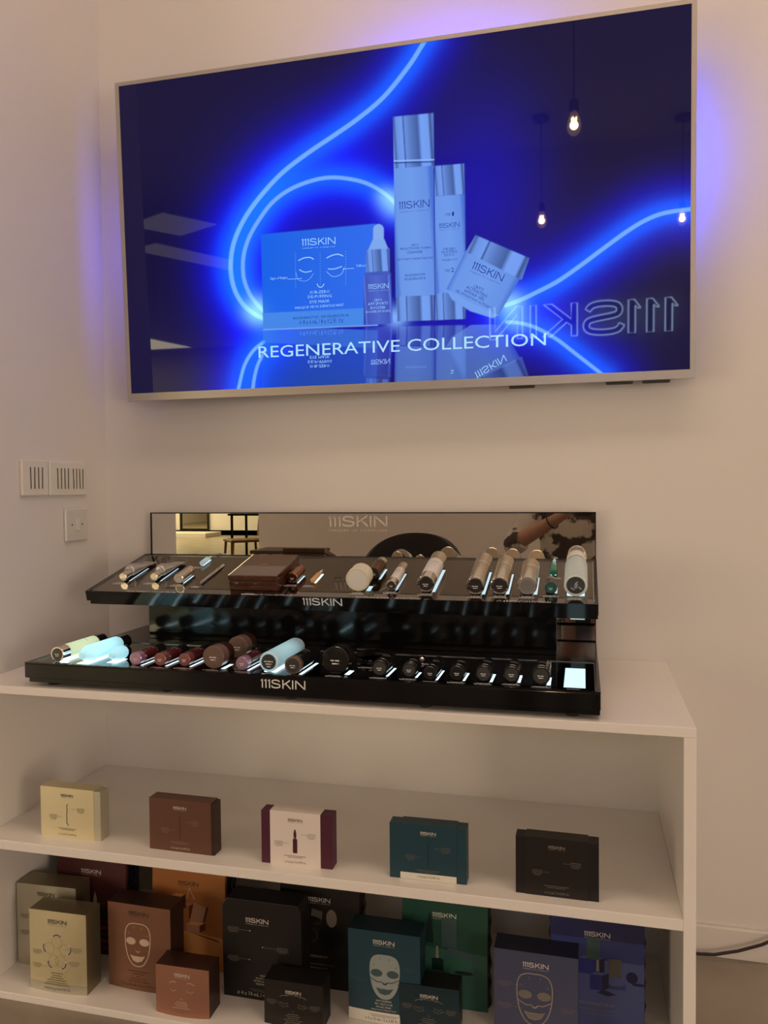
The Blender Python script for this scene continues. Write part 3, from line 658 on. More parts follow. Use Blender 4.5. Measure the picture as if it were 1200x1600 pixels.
cylprod('lotion_bottle', -0.412, 0.053, 0.0118, 0.129, 'U', WB, 'slim white bottle with silver ends lying right of the cream jar')
cylprod('lotion_bottle', -0.333, 0.047, 0.0195, 0.172, 'U', WB, 'thick white bottle with chrome base and silver cap on the upper tray')
SV = [('base', 0, .07, 1, 'chrome'), ('body', .075, .66, 1, 'silver'), ('cap', .665, 1, .985, 'silver')]
cylprod('silver_bottle', -0.224, 0.040, 0.0198, 0.168, 'U', SV, 'long silver bottle lying right of the thick white bottle')
cylprod('silver_bottle', -0.173, 0.044, 0.0197, 0.150, 'U', SV, 'middle silver bottle between the long one and the perforated one')
e = cylprod('silver_bottle', -0.115, 0.046, 0.0203, 0.125, 'U', SV, 'silver bottle with a perforated pattern on its round base', disc=None)
b = MB(); r = 0.0203
b.lathe([(-0.0008, r * .86), (0.0004, r * .88)], 'silvermatte', 32, X=Matrix.Translation((0, 0, r)))
for i in range(-5, 6):
    for j in range(-5, 6):
        x = (i + (j % 2) * .5) * 0.0032; z = j * 0.0028
        if x * x + z * z < (r * .78) ** 2: b.ell(x, r + z, 0.0009, 0.0009, 'groove', off=0.0012, n=6)
b.build('perforated_disc', e)
cylprod('small_jar', -0.067, 0.056, 0.0130, 0.045, 'U', [('body', 0, .7, 1, 'greybase'), ('cap', .71, 1, .8, 'chrome')], 'small dark teal bottle below the green ampoule', 'bottle', disc='teal')
p_r = 0.024; e = tag(empty('lotion_bottle'), 'large frosted white bottle at the right end of the upper tray', 'bottle')
b = MB(); b.lathe([(0, 0.0), (0.0, 0.021), (0.002, 0.024), (0.120, 0.024), (0.132, 0.021)], 'frostwhite', 44, X=Matrix.Translation((0, 0, 0.024))); b.build('body', e)
b = MB(); b.lathe([(0.132, 0.0212), (0.138, 0.0212)], 'chrome', 40, X=Matrix.Translation((0, 0, 0.024))); b.build('collar', e)
b = MB(); b.lathe([(0.138, 0.0205), (0.141, 0.0215), (0.170, 0.0215), (0.180, 0.017), (0.183, 0.009)], 'whitebody', 40, X=Matrix.Translation((0, 0, 0.024))); b.build('cap', e)
b = MB(); b.lathe([(-0.001, 0.0185), (0.0002, 0.019)], 'greybase', 32, X=Matrix.Translation((0, 0, 0.025)))
for k in range(9):
    a = random.uniform(0, 6.28); rr = random.uniform(0, .012); b.ell(rr * math.cos(a), 0.024 + rr * math.sin(a), 0.005, 0.0018, 'silvermatte', off=0.0014 + k * .0001, rot=random.uniform(0, 3))
b.build('base_disc', e)
place(e, 'U', -0.016, 0.044); light_window('U', -0.034, 0.002, 0.048, 0.15, 'window'); caption('U', -0.018, 0.040, 0.032)

# lower tray ------------------------------------------------------
cylprod('serum_bottle', -1.085, 0.023, 0.0163, 0.163, 'L', [('base', 0, .16, 1, 'chrome'), ('body', .165, .80, .98, 'frostcream'), ('cap', .81, 1, .95, 'blackb')], 'glowing cream bottle with chrome base at the left end of the lower tray', lk=(-.5, .9, 'winbright'), disc='greybase')
def frosted_bottle(X, s, r, L, mt, label, capm='blackb', capf=.8, front=0.35):
    global p_r
    e = tag(empty('frosted_bottle'), label, 'bottle')
    T = Matrix.Translation((0, 0, r))
    b = MB(); b.lathe([(0, 0.0), (0, r * front), (r * 1.2, r * .9), (r * 1.6, r), (L * capf - r * .4, r), (L * capf, r * .86)], mt, 40, X=T); b.build('body', e)
    b = MB(); b.lathe(cyl(L * capf, L, r * .84), capm, 36, X=T); b.build('cap', e)
    place(e, 'L', X, s); light_window('L', X - r * .8, X + r * .8, s + 0.004, s + L * .75, 'winbright'); return e
frosted_bottle(-1.020, 0.012, 0.0175, 0.170, 'frostblue', 'long glowing pale blue bottle with black cap beside the cream bottle')
frosted_bottle(-0.965, 0.034, 0.0148, 0.062, 'frostblue', 'short glowing pale blue bottle beside the long pale blue one', 'chrome')
caption('L', -1.0, 0.020, 0.06)
RB = [('base', 0, .18, .96, 'redbase'), ('body', .185, .66, 1, 'redglass'), ('cap', .67, 1, .95, 'blackb')]
RB2 = [('base', 0, .18, .96, 'pinkbase')] + RB[1:]
g = 'red bottles on the lower tray'
r1 = cylprod('red_bottle', -0.901, 0.026, 0.0142, 0.103, 'L', RB2, 'leftmost dark red bottle, with a lilac lit base, beside the pale blue bottles', 'bottle', g, disc='pinkbase')
r2 = cylprod('red_bottle', -0.847, 0.030, 0.0142, 0.100, 'L', RB, 'dark red bottle between the lilac based one and the third red one', 'bottle', g, disc='redbase')
r3 = copy_tree(r2); r3['label'] = 'third dark red bottle, directly left of the large brown jar'; place(r3, 'L', -0.795, 0.036); slot('L', -0.795, 0.0142, 0.036, 0.085); caption('L', -0.795, 0.032)
r4 = copy_tree(r1); r4['label'] = 'dark red bottle between the large brown jar and the frosted grey tube'; place(r4, 'L', -0.664, 0.029); slot('L', -0.664, 0.0142, 0.029, 0.085); caption('L', -0.664, 0.025)
BJ = [('lid', 0, .5, 1, 'brownlid'), ('body', .52, 1, .96, 'brownjar')]
j1 = cylprod('brown_jar', -0.728, 0.032, 0.0233, 0.055, 'L', BJ, 'large brown jar lying on edge in front of the other brown jar', 'jar', 'brown jars on the lower tray', disc='brownlid', txt=None)
j2 = copy_tree(j1); j2['label'] = 'brown jar lying behind the large brown jar, partly hidden'; place(j2, 'L', -0.722, 0.135); slot('L', -0.722, 0.0233, 0.135, 0.05)
e = tag(empty('frosted_tube'), 'pale frosted grey blue tube lying beside the ringed black bottle', 'bottle'); r = 0.0203; T = Matrix.Translation((0, 0, r))
b = MB(); b.lathe([(0, 0.0), (0, r * .9), (.002, r), (.150, r), (.153, r * .94)], 'frostgrey', 44, X=T); b.build('body', e)
b = MB(); b.lathe([(-.001, r * .74), (.0004, r * .76)], 'greybase', 32, X=T); b.dashes(0, r * 1.0, [r * .9, r * .6, r * .4], r * .25, r * .1, 'whiteprint', off=0.0014); b.build('base_disc', e)
b = MB(); b.lathe(cyl(.153, .160, r * .9), 'whitebody', 40, X=T); b.build('cap', e)
place(e, 'L', -0.606, 0.028); light_window('L', -0.618, -0.592, 0.032, 0.15, 'winbright'); caption('L', -0.606, 0.022)
cylprod('black_bottle', -0.552, 0.019, 0.0175, 0.125, 'L', [('base', 0, .10, 1, 'brownlid'), ('body', .105, .6, 1, 'blackb'), ('cap', .61, 1, .9, 'blackb')], 'black bottle with a pale ringed base beside the frosted grey tube', disc='greybase')
cylprod('black_jar', -0.470, 0.036, 0.0275, 0.046, 'L', [('lid', 0, .5, 1, 'blackb'), ('body', .52, 1, .97, 'blackb')], 'largest black jar lying on edge in the middle of the lower tray', 'jar', disc='blackb', txt=None)
e = tag(empty('flat_tin'), 'low round black tin with a silver rim right of the largest black jar', 'tin')
b = MB(); b.lathe([(0, 0.022), (0.001, 0.024), (0.009, 0.024)], 'blackb', 40, axis='z'); b.build('body', e)
b = MB(); b.lathe([(0.009, 0.0245), (0.0105, 0.0245), (0.0105, 0.0235), (0.009, 0.0235)], 'chrome', 40, axis='z'); b.build('rim', e); place(e, 'L', -0.427, 0.150)
caption('L', -0.425, 0.115, 0.04)
e = tag(empty('compact_case'), 'small black rectangular case with thin silver edge behind the round tin', 'box')
b = MB(); b.box(-0.02, 0.02, 0, 0.016, 0, 0.016, 'blackb'); b.build('body', e, 0.001)
b = MB(); b.box(-0.0202, 0.0202, -0.0004, 0.0164, 0.0155, 0.0166, 'chrome'); b.build('rim', e); place(e, 'L', -0.455, 0.205)
BB = [('base', 0, .18, .98, 'blackbase'), ('body', .185, .62, 1, 'blackb'), ('cap', .63, 1, .93, 'blackb')]
gb = 'black bottles at the right of the lower tray'
specs = [(-0.382, 0.039, 0.0160, 0.088, 'black bottle beside the round tin, with a bright light slot'),
         (-0.324, 0.041, 0.0147, 0.055, 'short black bottle in front of the silver ampoule'),
         (-0.281, 0.029, 0.0133, 0.098, 'slim long black bottle right of the silver ampoule'),
         (-0.231, 0.035, 0.0144, 0.078, 'fourth black bottle from the right end of the lower tray'),
         (-0.181, 0.036, 0.0155, 0.078, 'third black bottle from the right end of the lower tray'),
         (-0.130, 0.042, 0.0154, 0.072, 'second black bottle from the right end of the lower tray')]
for (X, s, r, L, lb) in specs: cylprod('black_bottle', X, s, r, L, 'L', BB, lb, 'bottle', gb, disc='greybase' if r > 0.0145 else 'blackbase', txt='greyprint', lk=(.72, 1.02))
e = cylprod('black_bottle', -0.076, 0.034, 0.0172, 0.075, 'L', BB, 'black bottle with a pale plate in place of a reflection, nearest the empty lit window', 'bottle', gb, disc='greybase')
b = MB(); b.box(0.0150, 0.0158, 0.010, 0.070, 0.010, 0.030, 'silvermatte'); b.build('reflection_plate', e)  # pale plate modelled in place of a reflection on the bottle's side
ampoule(-0.327, 0.178, 0.035, 0.005, 'chrome', 'clearamp', 'tiny silver ampoule standing out behind the short black bottle', 'L'); caption('L', -0.318, 0.172, 0.02)
light_window('L', -0.0355, 0.003, 0.029, 0.186, 'window'); caption('L', -0.018, 0.022, 0.034)
def tray_text(t, X, s, h, wd):
    n = len(cap['U'].v); cap['U'].text(t, X, 0, h, 'whiteprint', wd=wd, off=0, res=1)
    for i in range(n, len(cap['U'].v)): v = cap['U'].v[i]; cap['U'].v[i] = (v[0], s + v[2], UG + 0.0003)
tray_text('TREATMENT COLLECTION', -0.982, 0.0035, 0.0105, 0.130); tray_text('RADIANCE COLLECTION', -0.692, 0.0035, 0.0105, 0.120); tray_text('REGENERATIVE COLLECTION', -0.410, 0.0035, 0.0105, 0.143); tray_text('CLARITY COLLECTION', -0.121, 0.0035, 0.0105, 0.111)
for t, X in (('U', ut), ('L', lt)):
    parent_at(cap[t].build('upper_captions' if t == 'U' else 'lower_captions', dis), X)

# ------------------------------------------------------------------ retail boxes
def face_warp(Wd, H, bulge):
    def f(q):
        if q.y > 0.01: return q
        k = max(0.0, 1 - (2 * q.x / Wd) ** 2) * max(0.0, 1 - q.z / H) ** 0.8
        return Vector((q.x, q.y - bulge * k, q.z))
    return f
def carton_body(name, e, Wd, H, Dp, mt, bulge=0.004, side=None):
    b = MB(); b.warp = face_warp(Wd, H, bulge); nx, nz = 14, 8
    vs = [(-Wd / 2 + Wd * i / nx, 0, H * j / nz) for j in range(nz + 1) for i in range(nx + 1)]
    fs = [(j * (nx + 1) + i, j * (nx + 1) + i + 1, (j + 1) * (nx + 1) + i + 1, (j + 1) * (nx + 1) + i) for j in range(nz) for i in range(nx)]
    b.add(vs, fs, mt)
    sd = side or mt
    for j in range(nz):
        z0, z1 = H * j / nz, H * (j + 1) / nz
        b.quad((-Wd / 2, Dp, z0), (-Wd / 2, 0, z0), (-Wd / 2, 0, z1), (-Wd / 2, Dp, z1), sd); b.quad((Wd / 2, 0, z0), (Wd / 2, Dp, z0), (Wd / 2, Dp, z1), (Wd / 2, 0, z1), sd)
    b.quad((-Wd / 2, 0, H), (Wd / 2, 0, H), (Wd / 2, Dp, H), (-Wd / 2, Dp, H), sd); b.quad((Wd / 2, Dp, 0), (-Wd / 2, Dp, 0), (-Wd / 2, Dp, H), (Wd / 2, Dp, H), sd)
    bot = [(-Wd / 2 + Wd * i / nx, 0, 0) for i in range(nx + 1)] + [(Wd / 2, Dp, 0), (-Wd / 2, Dp, 0)]
    b.add(bot, [tuple(reversed(range(len(bot))))], sd)
    return b.build(name, e)
FACE = [(0, .50), (.17, .495), (.32, .44), (.40, .30), (.41, .10), (.38, -.12), (.30, -.32), (.17, -.46), (0, -.50), (-.17, -.46), (-.30, -.32), (-.38, -.12), (-.41, .10), (-.40, .30), (-.32, .44), (-.17, .495)]
def smooth_closed(pts, n=3):
    out = []; N = len(pts)
    for i in range(N):
        p0, p1, p2, p3 = pts[(i - 1) % N], pts[i], pts[(i + 1) % N], pts[(i + 2) % N]
        for k in range(n):
            t = k / n; out.append(tuple(0.5 * ((2 * p1[a]) + (-p0[a] + p2[a]) * t + (2 * p0[a] - 5 * p1[a] + 4 * p2[a] - p3[a]) * t * t + (-p0[a] + 3 * p1[a] - 3 * p2[a] + p3[a]) * t ** 3) for a in (0, 1)))
    return out
def carton(name, loc, rotz, Wd, H, Dp, mt, label, inkm, art=None, bulge=0.004, side=None, logo_w=0.056, logo_z=0.83, cat='box', group=None):
    e = tag(empty(name, loc, (0, 0, rotz)), label, cat, group)
    carton_body('carton_body', e, Wd, H, Dp, mt, bulge, side)
    b = MB(); b.warp = face_warp(Wd, H, bulge); b.logo(0, H * logo_z, logo_w, inkm, True, stroke=0.15); b.build('printed_logo', e)
    if art:
        b = MB(); b.warp = face_warp(Wd, H, bulge); art(b, Wd, H); b.build('printed_artwork', e)
    return e
S = srgb
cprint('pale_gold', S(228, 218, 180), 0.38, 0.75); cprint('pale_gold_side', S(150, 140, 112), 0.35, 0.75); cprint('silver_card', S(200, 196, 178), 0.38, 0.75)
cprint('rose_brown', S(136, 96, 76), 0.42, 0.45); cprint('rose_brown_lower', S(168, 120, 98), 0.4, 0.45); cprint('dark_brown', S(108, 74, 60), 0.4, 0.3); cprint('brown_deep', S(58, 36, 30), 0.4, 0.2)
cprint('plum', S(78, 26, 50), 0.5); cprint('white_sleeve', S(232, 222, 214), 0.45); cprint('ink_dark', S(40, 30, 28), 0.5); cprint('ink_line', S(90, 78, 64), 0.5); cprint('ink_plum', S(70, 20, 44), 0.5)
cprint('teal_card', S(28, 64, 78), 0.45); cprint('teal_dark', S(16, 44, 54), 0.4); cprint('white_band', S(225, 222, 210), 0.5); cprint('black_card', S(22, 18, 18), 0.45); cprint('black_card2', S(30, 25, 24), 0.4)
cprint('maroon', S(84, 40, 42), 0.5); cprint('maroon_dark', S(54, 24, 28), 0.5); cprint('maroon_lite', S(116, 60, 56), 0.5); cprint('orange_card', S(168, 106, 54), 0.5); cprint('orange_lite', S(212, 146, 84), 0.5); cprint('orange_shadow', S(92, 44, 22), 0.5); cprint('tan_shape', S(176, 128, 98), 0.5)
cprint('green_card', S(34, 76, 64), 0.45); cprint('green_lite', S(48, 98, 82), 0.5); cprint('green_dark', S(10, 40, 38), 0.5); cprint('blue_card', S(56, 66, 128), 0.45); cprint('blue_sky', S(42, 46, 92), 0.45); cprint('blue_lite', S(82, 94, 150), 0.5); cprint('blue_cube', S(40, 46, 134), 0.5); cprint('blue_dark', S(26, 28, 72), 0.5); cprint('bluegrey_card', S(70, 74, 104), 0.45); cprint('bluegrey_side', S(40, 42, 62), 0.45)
cprint('ink_white', S(222, 216, 206), 0.5); cprint('ink_grey', S(120, 114, 108), 0.5); cprint('ink_fine', S(150, 140, 130), 0.5); cprint('face_grey', S(150, 160, 160), 0.5); cprint('ink_blush', S(206, 180, 160), 0.45); cprint('ink_brownline', S(150, 116, 98), 0.5); cprint('stone_grey', S(92, 90, 84), 0.5); cprint('slate', S(62, 88, 92), 0.5)
cprint('dark_rib', S(16, 15, 22), 0.35); cprint('ink_goldline', S(128, 118, 84), 0.4); cprint('ink_browndark', S(66, 42, 34), 0.5)

def side_notes(b, Wd, H, ink, spots):
    for (x, z, dr) in spots:
        b.dashes(x * Wd, z * H, [Wd * .16, Wd * .17, Wd * .15, Wd * .1], 0.0028, 0.0009, ink)
        x2 = x * Wd + dr * Wd * .09; b.ribbon([(x2, z * H - .003), (x2 + dr * Wd * .11, z * H - .003)], 0.0005, ink)
# --- five cartons on the middle shelf: sleeve over a drawer carton
def mid_box(x, y, rz, label, main, slv, ink, notes_ink, art, band=None, sleeve=(-.074, .074)):
    Wd, H, Dp = 0.148, 0.106, 0.030
    e = tag(empty('ampoule_carton', (x, y, ZM), (0, 0, rz)), label, 'box', None)
    b = MB(); b.box(-Wd / 2, Wd / 2, 0, Dp, 0, H, main); b.build('carton_body', e, 0.0006)
    a, c = sleeve
    b = MB(); b.box(a, c, -0.0008, Dp + 0.0008, 0.0, H + 0.0016, slv)
    if band: b.P([(a, 0.0005), (c, 0.0005), (c, 0.0135), (a, 0.0135)], band, off=0.0011)
    b.build('sleeve', e, 0.0003)
    b = MB(); m = (a + c) / 2; b.logo(m, H * .835, 0.030, ink, True, off=0.0013, stroke=0.15); b.build('printed_logo', e)
    b = MB()
    for (dx, z, dr) in ((.034, .62, -1), (-.034, .44, 1)):
        b.dashes(m + dx, z * H, [.018, .019, .018, .012], 0.0030, 0.0009, notes_ink, off=0.0013); x2 = m + dx + dr * .011
        b.ribbon([(x2, z * H - .002), (x2 + dr * .011, z * H - .002)], 0.0005, notes_ink, off=0.0013)
    b.dashes(m, 0.0195, [.045, .032], 0.0030, 0.0011, notes_ink, off=0.0013)
    b.text('℮ 7 x 2 mL / 7 x 0.07 Fl. Oz', m, 0.0055, 0.0042, 'ink_dark' if (band or slv in ('white_sleeve', 'pale_gold')) else ink, wd=0.043, off=0.0014, res=1)
    art(b, m); b.build('printed_artwork', e); return e
def thin_line(mt): return lambda b, m: b.ribbon([(m, .028), (m, .073)], 0.0007, mt, off=0.0013)
def amp_art(mt):
    def f(b, m):
        b.P([(m - .0045, .026), (m + .0045, .026), (m + .0045, .052), (m + .0035, .055), (m - .0035, .055), (m - .0045, .052)], mt, off=0.0014)
        b.P([(m - .0022, .0555), (m + .0022, .0555), (m + .0030, .064), (m + .0012, .073), (m - .0012, .073), (m - .0030, .064)], mt, off=0.0014)
    return f
def gold_art(b, m): b.ribbon([(m + .003, .074), (m - .001, .070), (m + .0005, .060), (m - .001, .052), (m - .001, .032), (m + .004, .027)], 0.0012, 'ink_dark', off=0.0013)
mid_box(-1.0695, -0.4800, -0.012, 'pale gold carton, leftmost of the five standing on the middle shelf', 'silver_card', 'pale_gold', 'ink_dark', 'ink_line', gold_art, sleeve=(-.074, .058))
mid_box(-0.8035, -0.4855, -0.014, 'brown carton on the middle shelf between the pale gold and white plum ones', 'brown_deep', 'dark_brown', 'ink_white', 'ink_brownline', thin_line('brown_deep'), sleeve=(-.074, .067))
mid_box(-0.5515, -0.4890, 0.012, 'plum carton with a white sleeve and ampoule picture, on the middle shelf', 'plum', 'white_sleeve', 'ink_plum', 'ink_grey', amp_art('ink_plum'), sleeve=(-.055, .050))
mid_box(-0.2875, -0.4890, 0.010, 'teal blue carton with a white bottom band on the middle shelf', 'teal_card', 'teal_card', 'ink_white', 'ink_grey', thin_line('teal_dark'), band='white_band', sleeve=(-.053, .055))
mid_box(-0.0480, -0.4945, -0.016, 'black carton, rightmost of the five standing on the middle shelf', 'black_card', 'black_card2', 'ink_fine', 'ink_grey', lambda b, m: None, sleeve=(-.056, .055))

# --- lower shelf
def petals(b, Wd, H):
    cx, cz = 0, H * .50
    for (x, z, a0, a1) in ((0, .036, .3, 2.84), (-.030, .012, 2.2, 4.6), (.030, .012, -1.5, .9), (-.014, -.030, 2.6, 4.9), (.014, -.030, -1.8, .5)):
        r = .011; pts = [(cx + x * .75 + r * math.cos(a0 + (a1 - a0) * k / 8), cz + z * .75 + r * math.sin(a0 + (a1 - a0) * k / 8)) for k in range(9)]
        b.ribbon(pts, 0.0042, 'ink_white', off=.0004); b.ribbon(pts[1:-1], 0.0022, 'ink_dark', off=.0006)
        b.ell(cx + x * .6, cz + z * .6, .012, .012, 'ink_goldline', off=.0004, fill=False, wd=.0004)
    side_notes(b, Wd, H, 'ink_goldline', ((-.36, .50, 1), (.34, .57, -1), (-.36, .33, 1), (.30, .40, -1)))
    b.dashes(0, H * .24, [.03, .022, .03, .045], 0.0050, 0.0014, 'ink_line'); b.dashes(0, H * .125, [.05, .06], 0.0045, 0.0014, 'ink_line')
    b.text('℮ 4 x 3.6 g / 4 x 0.14 OZ', 0, H * .035, 0.0058, 'ink_dark', wd=0.062, res=1)
    n = 12
    for i in range(n):
        x0, x1 = -Wd / 2 + Wd * i / n, -Wd / 2 + Wd * (i + 1) / n; b.P([(x0, .0006), (x1, .0006), (x1, .020), (x0, .020)], 'silver_card', off=.0002)
def plain_notes(b, Wd, H): side_notes(b, Wd, H, 'ink_goldline', ((-.36, .62, 1), (-.36, .42, 1)))
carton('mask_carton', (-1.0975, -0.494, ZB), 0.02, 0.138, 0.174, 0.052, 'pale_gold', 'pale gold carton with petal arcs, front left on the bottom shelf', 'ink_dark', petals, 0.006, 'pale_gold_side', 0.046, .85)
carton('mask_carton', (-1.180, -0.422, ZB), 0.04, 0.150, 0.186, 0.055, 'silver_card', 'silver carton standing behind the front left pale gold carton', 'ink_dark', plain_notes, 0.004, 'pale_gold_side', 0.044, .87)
def mask_face(cx, cz, w, h, line=None, fill=None, eye='ink_blush', mouth='ink_blush', cross=False):
    def f(b, Wd, H):
        pts = smooth_closed([(cx + p[0] * w, cz * H + p[1] * h) for p in FACE], 3)
        if fill: b.P(pts, fill, off=.0004)
        if line: b.ribbon(pts, 0.0022, line, off=.0005, closed=True)
        for s in (-1, 1): b.ell(cx + s * w * .22, cz * H + h * .08, w * .16, h * .085, eye, off=.0006)
        b.ribbon([(cx - w * .06, cz * H - h * .13), (cx - w * .02, cz * H - h * .165), (cx + w * .03, cz * H - h * .165), (cx + w * .07, cz * H - h * .13)], 0.0014, line or 'teal_dark', off=.0006)
        mp = [(cx - w * .24, cz * H - h * .25), (cx - w * .10, cz * H - h * .27), (cx, cz * H - h * .265), (cx + w * .10, cz * H - h * .27), (cx + w * .24, cz * H - h * .24), (cx + w * .14, cz * H - h * .36), (cx, cz * H - h * .40), (cx - w * .14, cz * H - h * .37)]
        b.P(mp, mouth, off=.0006)
        if line: b.ribbon(mp, 0.0011, line, off=.0007, closed=True)
        if cross: b.ribbon([(cx - w * .41, cz * H - h * .03), (cx - w * .2, cz * H - h * .12), (cx - w * .08, cz * H - h * .11), (cx, cz * H - h * .16), (cx + w * .08, cz * H - h * .11), (cx + w * .2, cz * H - h * .11), (cx + w * .41, cz * H - h * .02)], 0.0020 if line else 0.0013, line or 'teal_dark', off=.0008)
        for a in (0.6, 1.2, 1.9, 2.5, -.3, 3.4):
            x, z = cx + .40 * w * math.cos(a), cz * H + .46 * h * math.sin(a); b.ribbon([(x, z), (x * 1.0 - .05 * w * math.cos(a), z - .05 * h * math.sin(a))], 0.0008, line or 'teal_dark', off=.0006)
    return f
def rose_art(b, Wd, H):
    mask_face(-.002, .535, .074, .092, line='ink_blush')(b, Wd, H)
    b.dashes(0, H * .22, [.05, .03, .01, .04, .05], 0.0055, 0.0013, 'ink_browndark'); b.text('℮ 5 x 30 mL / 5 x 1.0 Fl. Oz', 0, H * .045, 0.006, 'ink_browndark', wd=.085, res=1)
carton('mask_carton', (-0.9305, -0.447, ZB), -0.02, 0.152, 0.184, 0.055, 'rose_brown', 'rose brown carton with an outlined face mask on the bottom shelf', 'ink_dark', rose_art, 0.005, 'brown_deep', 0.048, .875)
def eye_art(line, notes, cat_=None):
    def f(b, Wd, H):
        for s in (-1, 1):
            b.ribbon([(s * .028, H * .66), (s * .020, H * .70), (s * .012, H * .69)], 0.0013, line, off=.0006); b.ribbon([(s * .026, H * .54), (s * .019, H * .50), (s * .011, H * .54)], 0.0008, line, off=.0006)
            b.ribbon([(s * .030, H * .50), (s * .022, H * .44), (s * .010, H * .46), (s * .012, H * .52)], 0.0007, notes, off=.0006)
        b.ribbon([(-.003, H * .37), (0, H * .35), (.003, H * .37)], 0.0007, line, off=.0006)
        side_notes(b, Wd, H, notes, ((-.37, .56, 1), (.37, .52, -1)))
        b.dashes(0, H * .29, [.022, .03, .024, .04], 0.0040, 0.0014, line); b.dashes(0, H * .11, [.03, .036], 0.0040, 0.0016, notes)
    return f
carton('eye_mask_carton', (-0.7990, -0.502, ZB), 0.02, 0.119, 0.100, 0.050, 'rose_brown_lower', 'small shiny brown eye mask carton in front of the orange kit', 'ink_white', eye_art('ink_blush', 'ink_brownline'), 0.006, 'brown_deep', 0.034, .80)
carton('eye_mask_carton', (-0.5650, -0.482, ZB), 0.02, 0.124, 0.090, 0.050, 'black_card2', 'small black eye mask carton in front of the big black cartons', 'ink_white', eye_art('ink_grey', 'ink_grey'), 0.004, 'black_card', 0.033, .74)
carton('eye_mask_carton', (-0.2985, -0.432, ZB), 0.02, 0.120, 0.090, 0.050, 'teal_dark', 'small dark teal eye mask carton beside the blue grey mask carton', 'ink_white', eye_art('ink_grey', 'ink_grey'), 0.004, 'black_card', 0.036, .74)
def teal_art(b, Wd, H):
    n = 12
    for i in range(n):
        x0, x1 = -Wd / 2 + Wd * i / n, -Wd / 2 + Wd * (i + 1) / n; b.P([(x0, .0006), (x1, .0006), (x1, .024), (x0, .024)], 'white_band', off=.0003)
    mask_face(.002, .515, .076, .090, fill='face_grey', eye='slate', mouth='slate', cross=True)(b, Wd, H)
    side_notes(b, Wd, H, 'slate', ((-.36, .47, 1), (.36, .64, -1)))
    for i, t in enumerate(('ANTI BLEMISH', 'BIO CELLULOSE', 'FACIAL MASK')): b.text(t, 0, H * .245 - i * .0062, 0.0036, 'ink_white', res=1)
    b.text('MASQUE ANTI-IMPERFECTIONS', 0, H * .148, 0.0026, 'ink_white', res=1); b.text('℮ 5 x 25 mL / 5 x 0.85 Fl. Oz', 0, 0.006, 0.0062, 'ink_dark', wd=.078, res=1); b.dashes(0, 0.0175, [.06, .05], 0.003, .001, 'ink_line')
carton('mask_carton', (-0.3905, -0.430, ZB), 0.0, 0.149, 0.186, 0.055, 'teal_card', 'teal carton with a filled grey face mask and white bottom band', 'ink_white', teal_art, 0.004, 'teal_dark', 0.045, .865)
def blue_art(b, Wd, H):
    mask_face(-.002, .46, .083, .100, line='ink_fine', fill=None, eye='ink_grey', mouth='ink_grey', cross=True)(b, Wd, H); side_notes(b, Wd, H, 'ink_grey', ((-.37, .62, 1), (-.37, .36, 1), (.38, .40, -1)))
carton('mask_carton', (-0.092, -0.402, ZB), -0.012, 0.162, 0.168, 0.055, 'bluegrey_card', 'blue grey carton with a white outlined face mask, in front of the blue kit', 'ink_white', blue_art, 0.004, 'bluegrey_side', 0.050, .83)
# big black chamfered carton
e = tag(empty('mask_carton', (-0.6555, -0.422, ZB), (0, 0, 0)), 'big black carton with cut off top corners on the bottom shelf', 'box')
b = MB(); b.prism([(-.090, 0), (.085, 0), (.0865, .10), (.0865, .197), (.078, .212), (-.080, .212), (-.0915, .197), (-.0915, .10)], 0, .055, 'black_card'); b.build('carton_body', e, 0.0015)
b = MB(); b.logo(-.012, .165, .052, 'ink_white', True, stroke=.15); b.build('printed_logo', e)
b = MB()
for x, z, x2 in ((-.066, .150, -.028), (-.066, .088, -.030), (.045, .118, .000)):
    b.dashes(x, z, [.024, .026, .026, .018], .0032, .0011, 'ink_grey'); b.ribbon([(x + (.014 if x < 0 else -.014), z - .003), (x2, z - .003)], .0007, 'ink_grey'); b.ell(x2, z - .003, .0012, .0012, 'ink_white')
for i, t in enumerate(('CELESTIAL', 'BLACK DIAMOND', 'LIFTING AND FIRMING', 'TREATMENT MASK')): b.text(t, .005, .052 - i * .0062, .0036, 'ink_white', res=1)
b.text('℮ 4 x 74 mL / 4 x 2.50 Fl. Oz', -.058, .008, .0082, 'ink_white', wd=.118, align='L', res=1); b.dashes(.0, .022, [.06, .05], .0032, .0012, 'ink_grey'); b.build('printed_artwork', e)

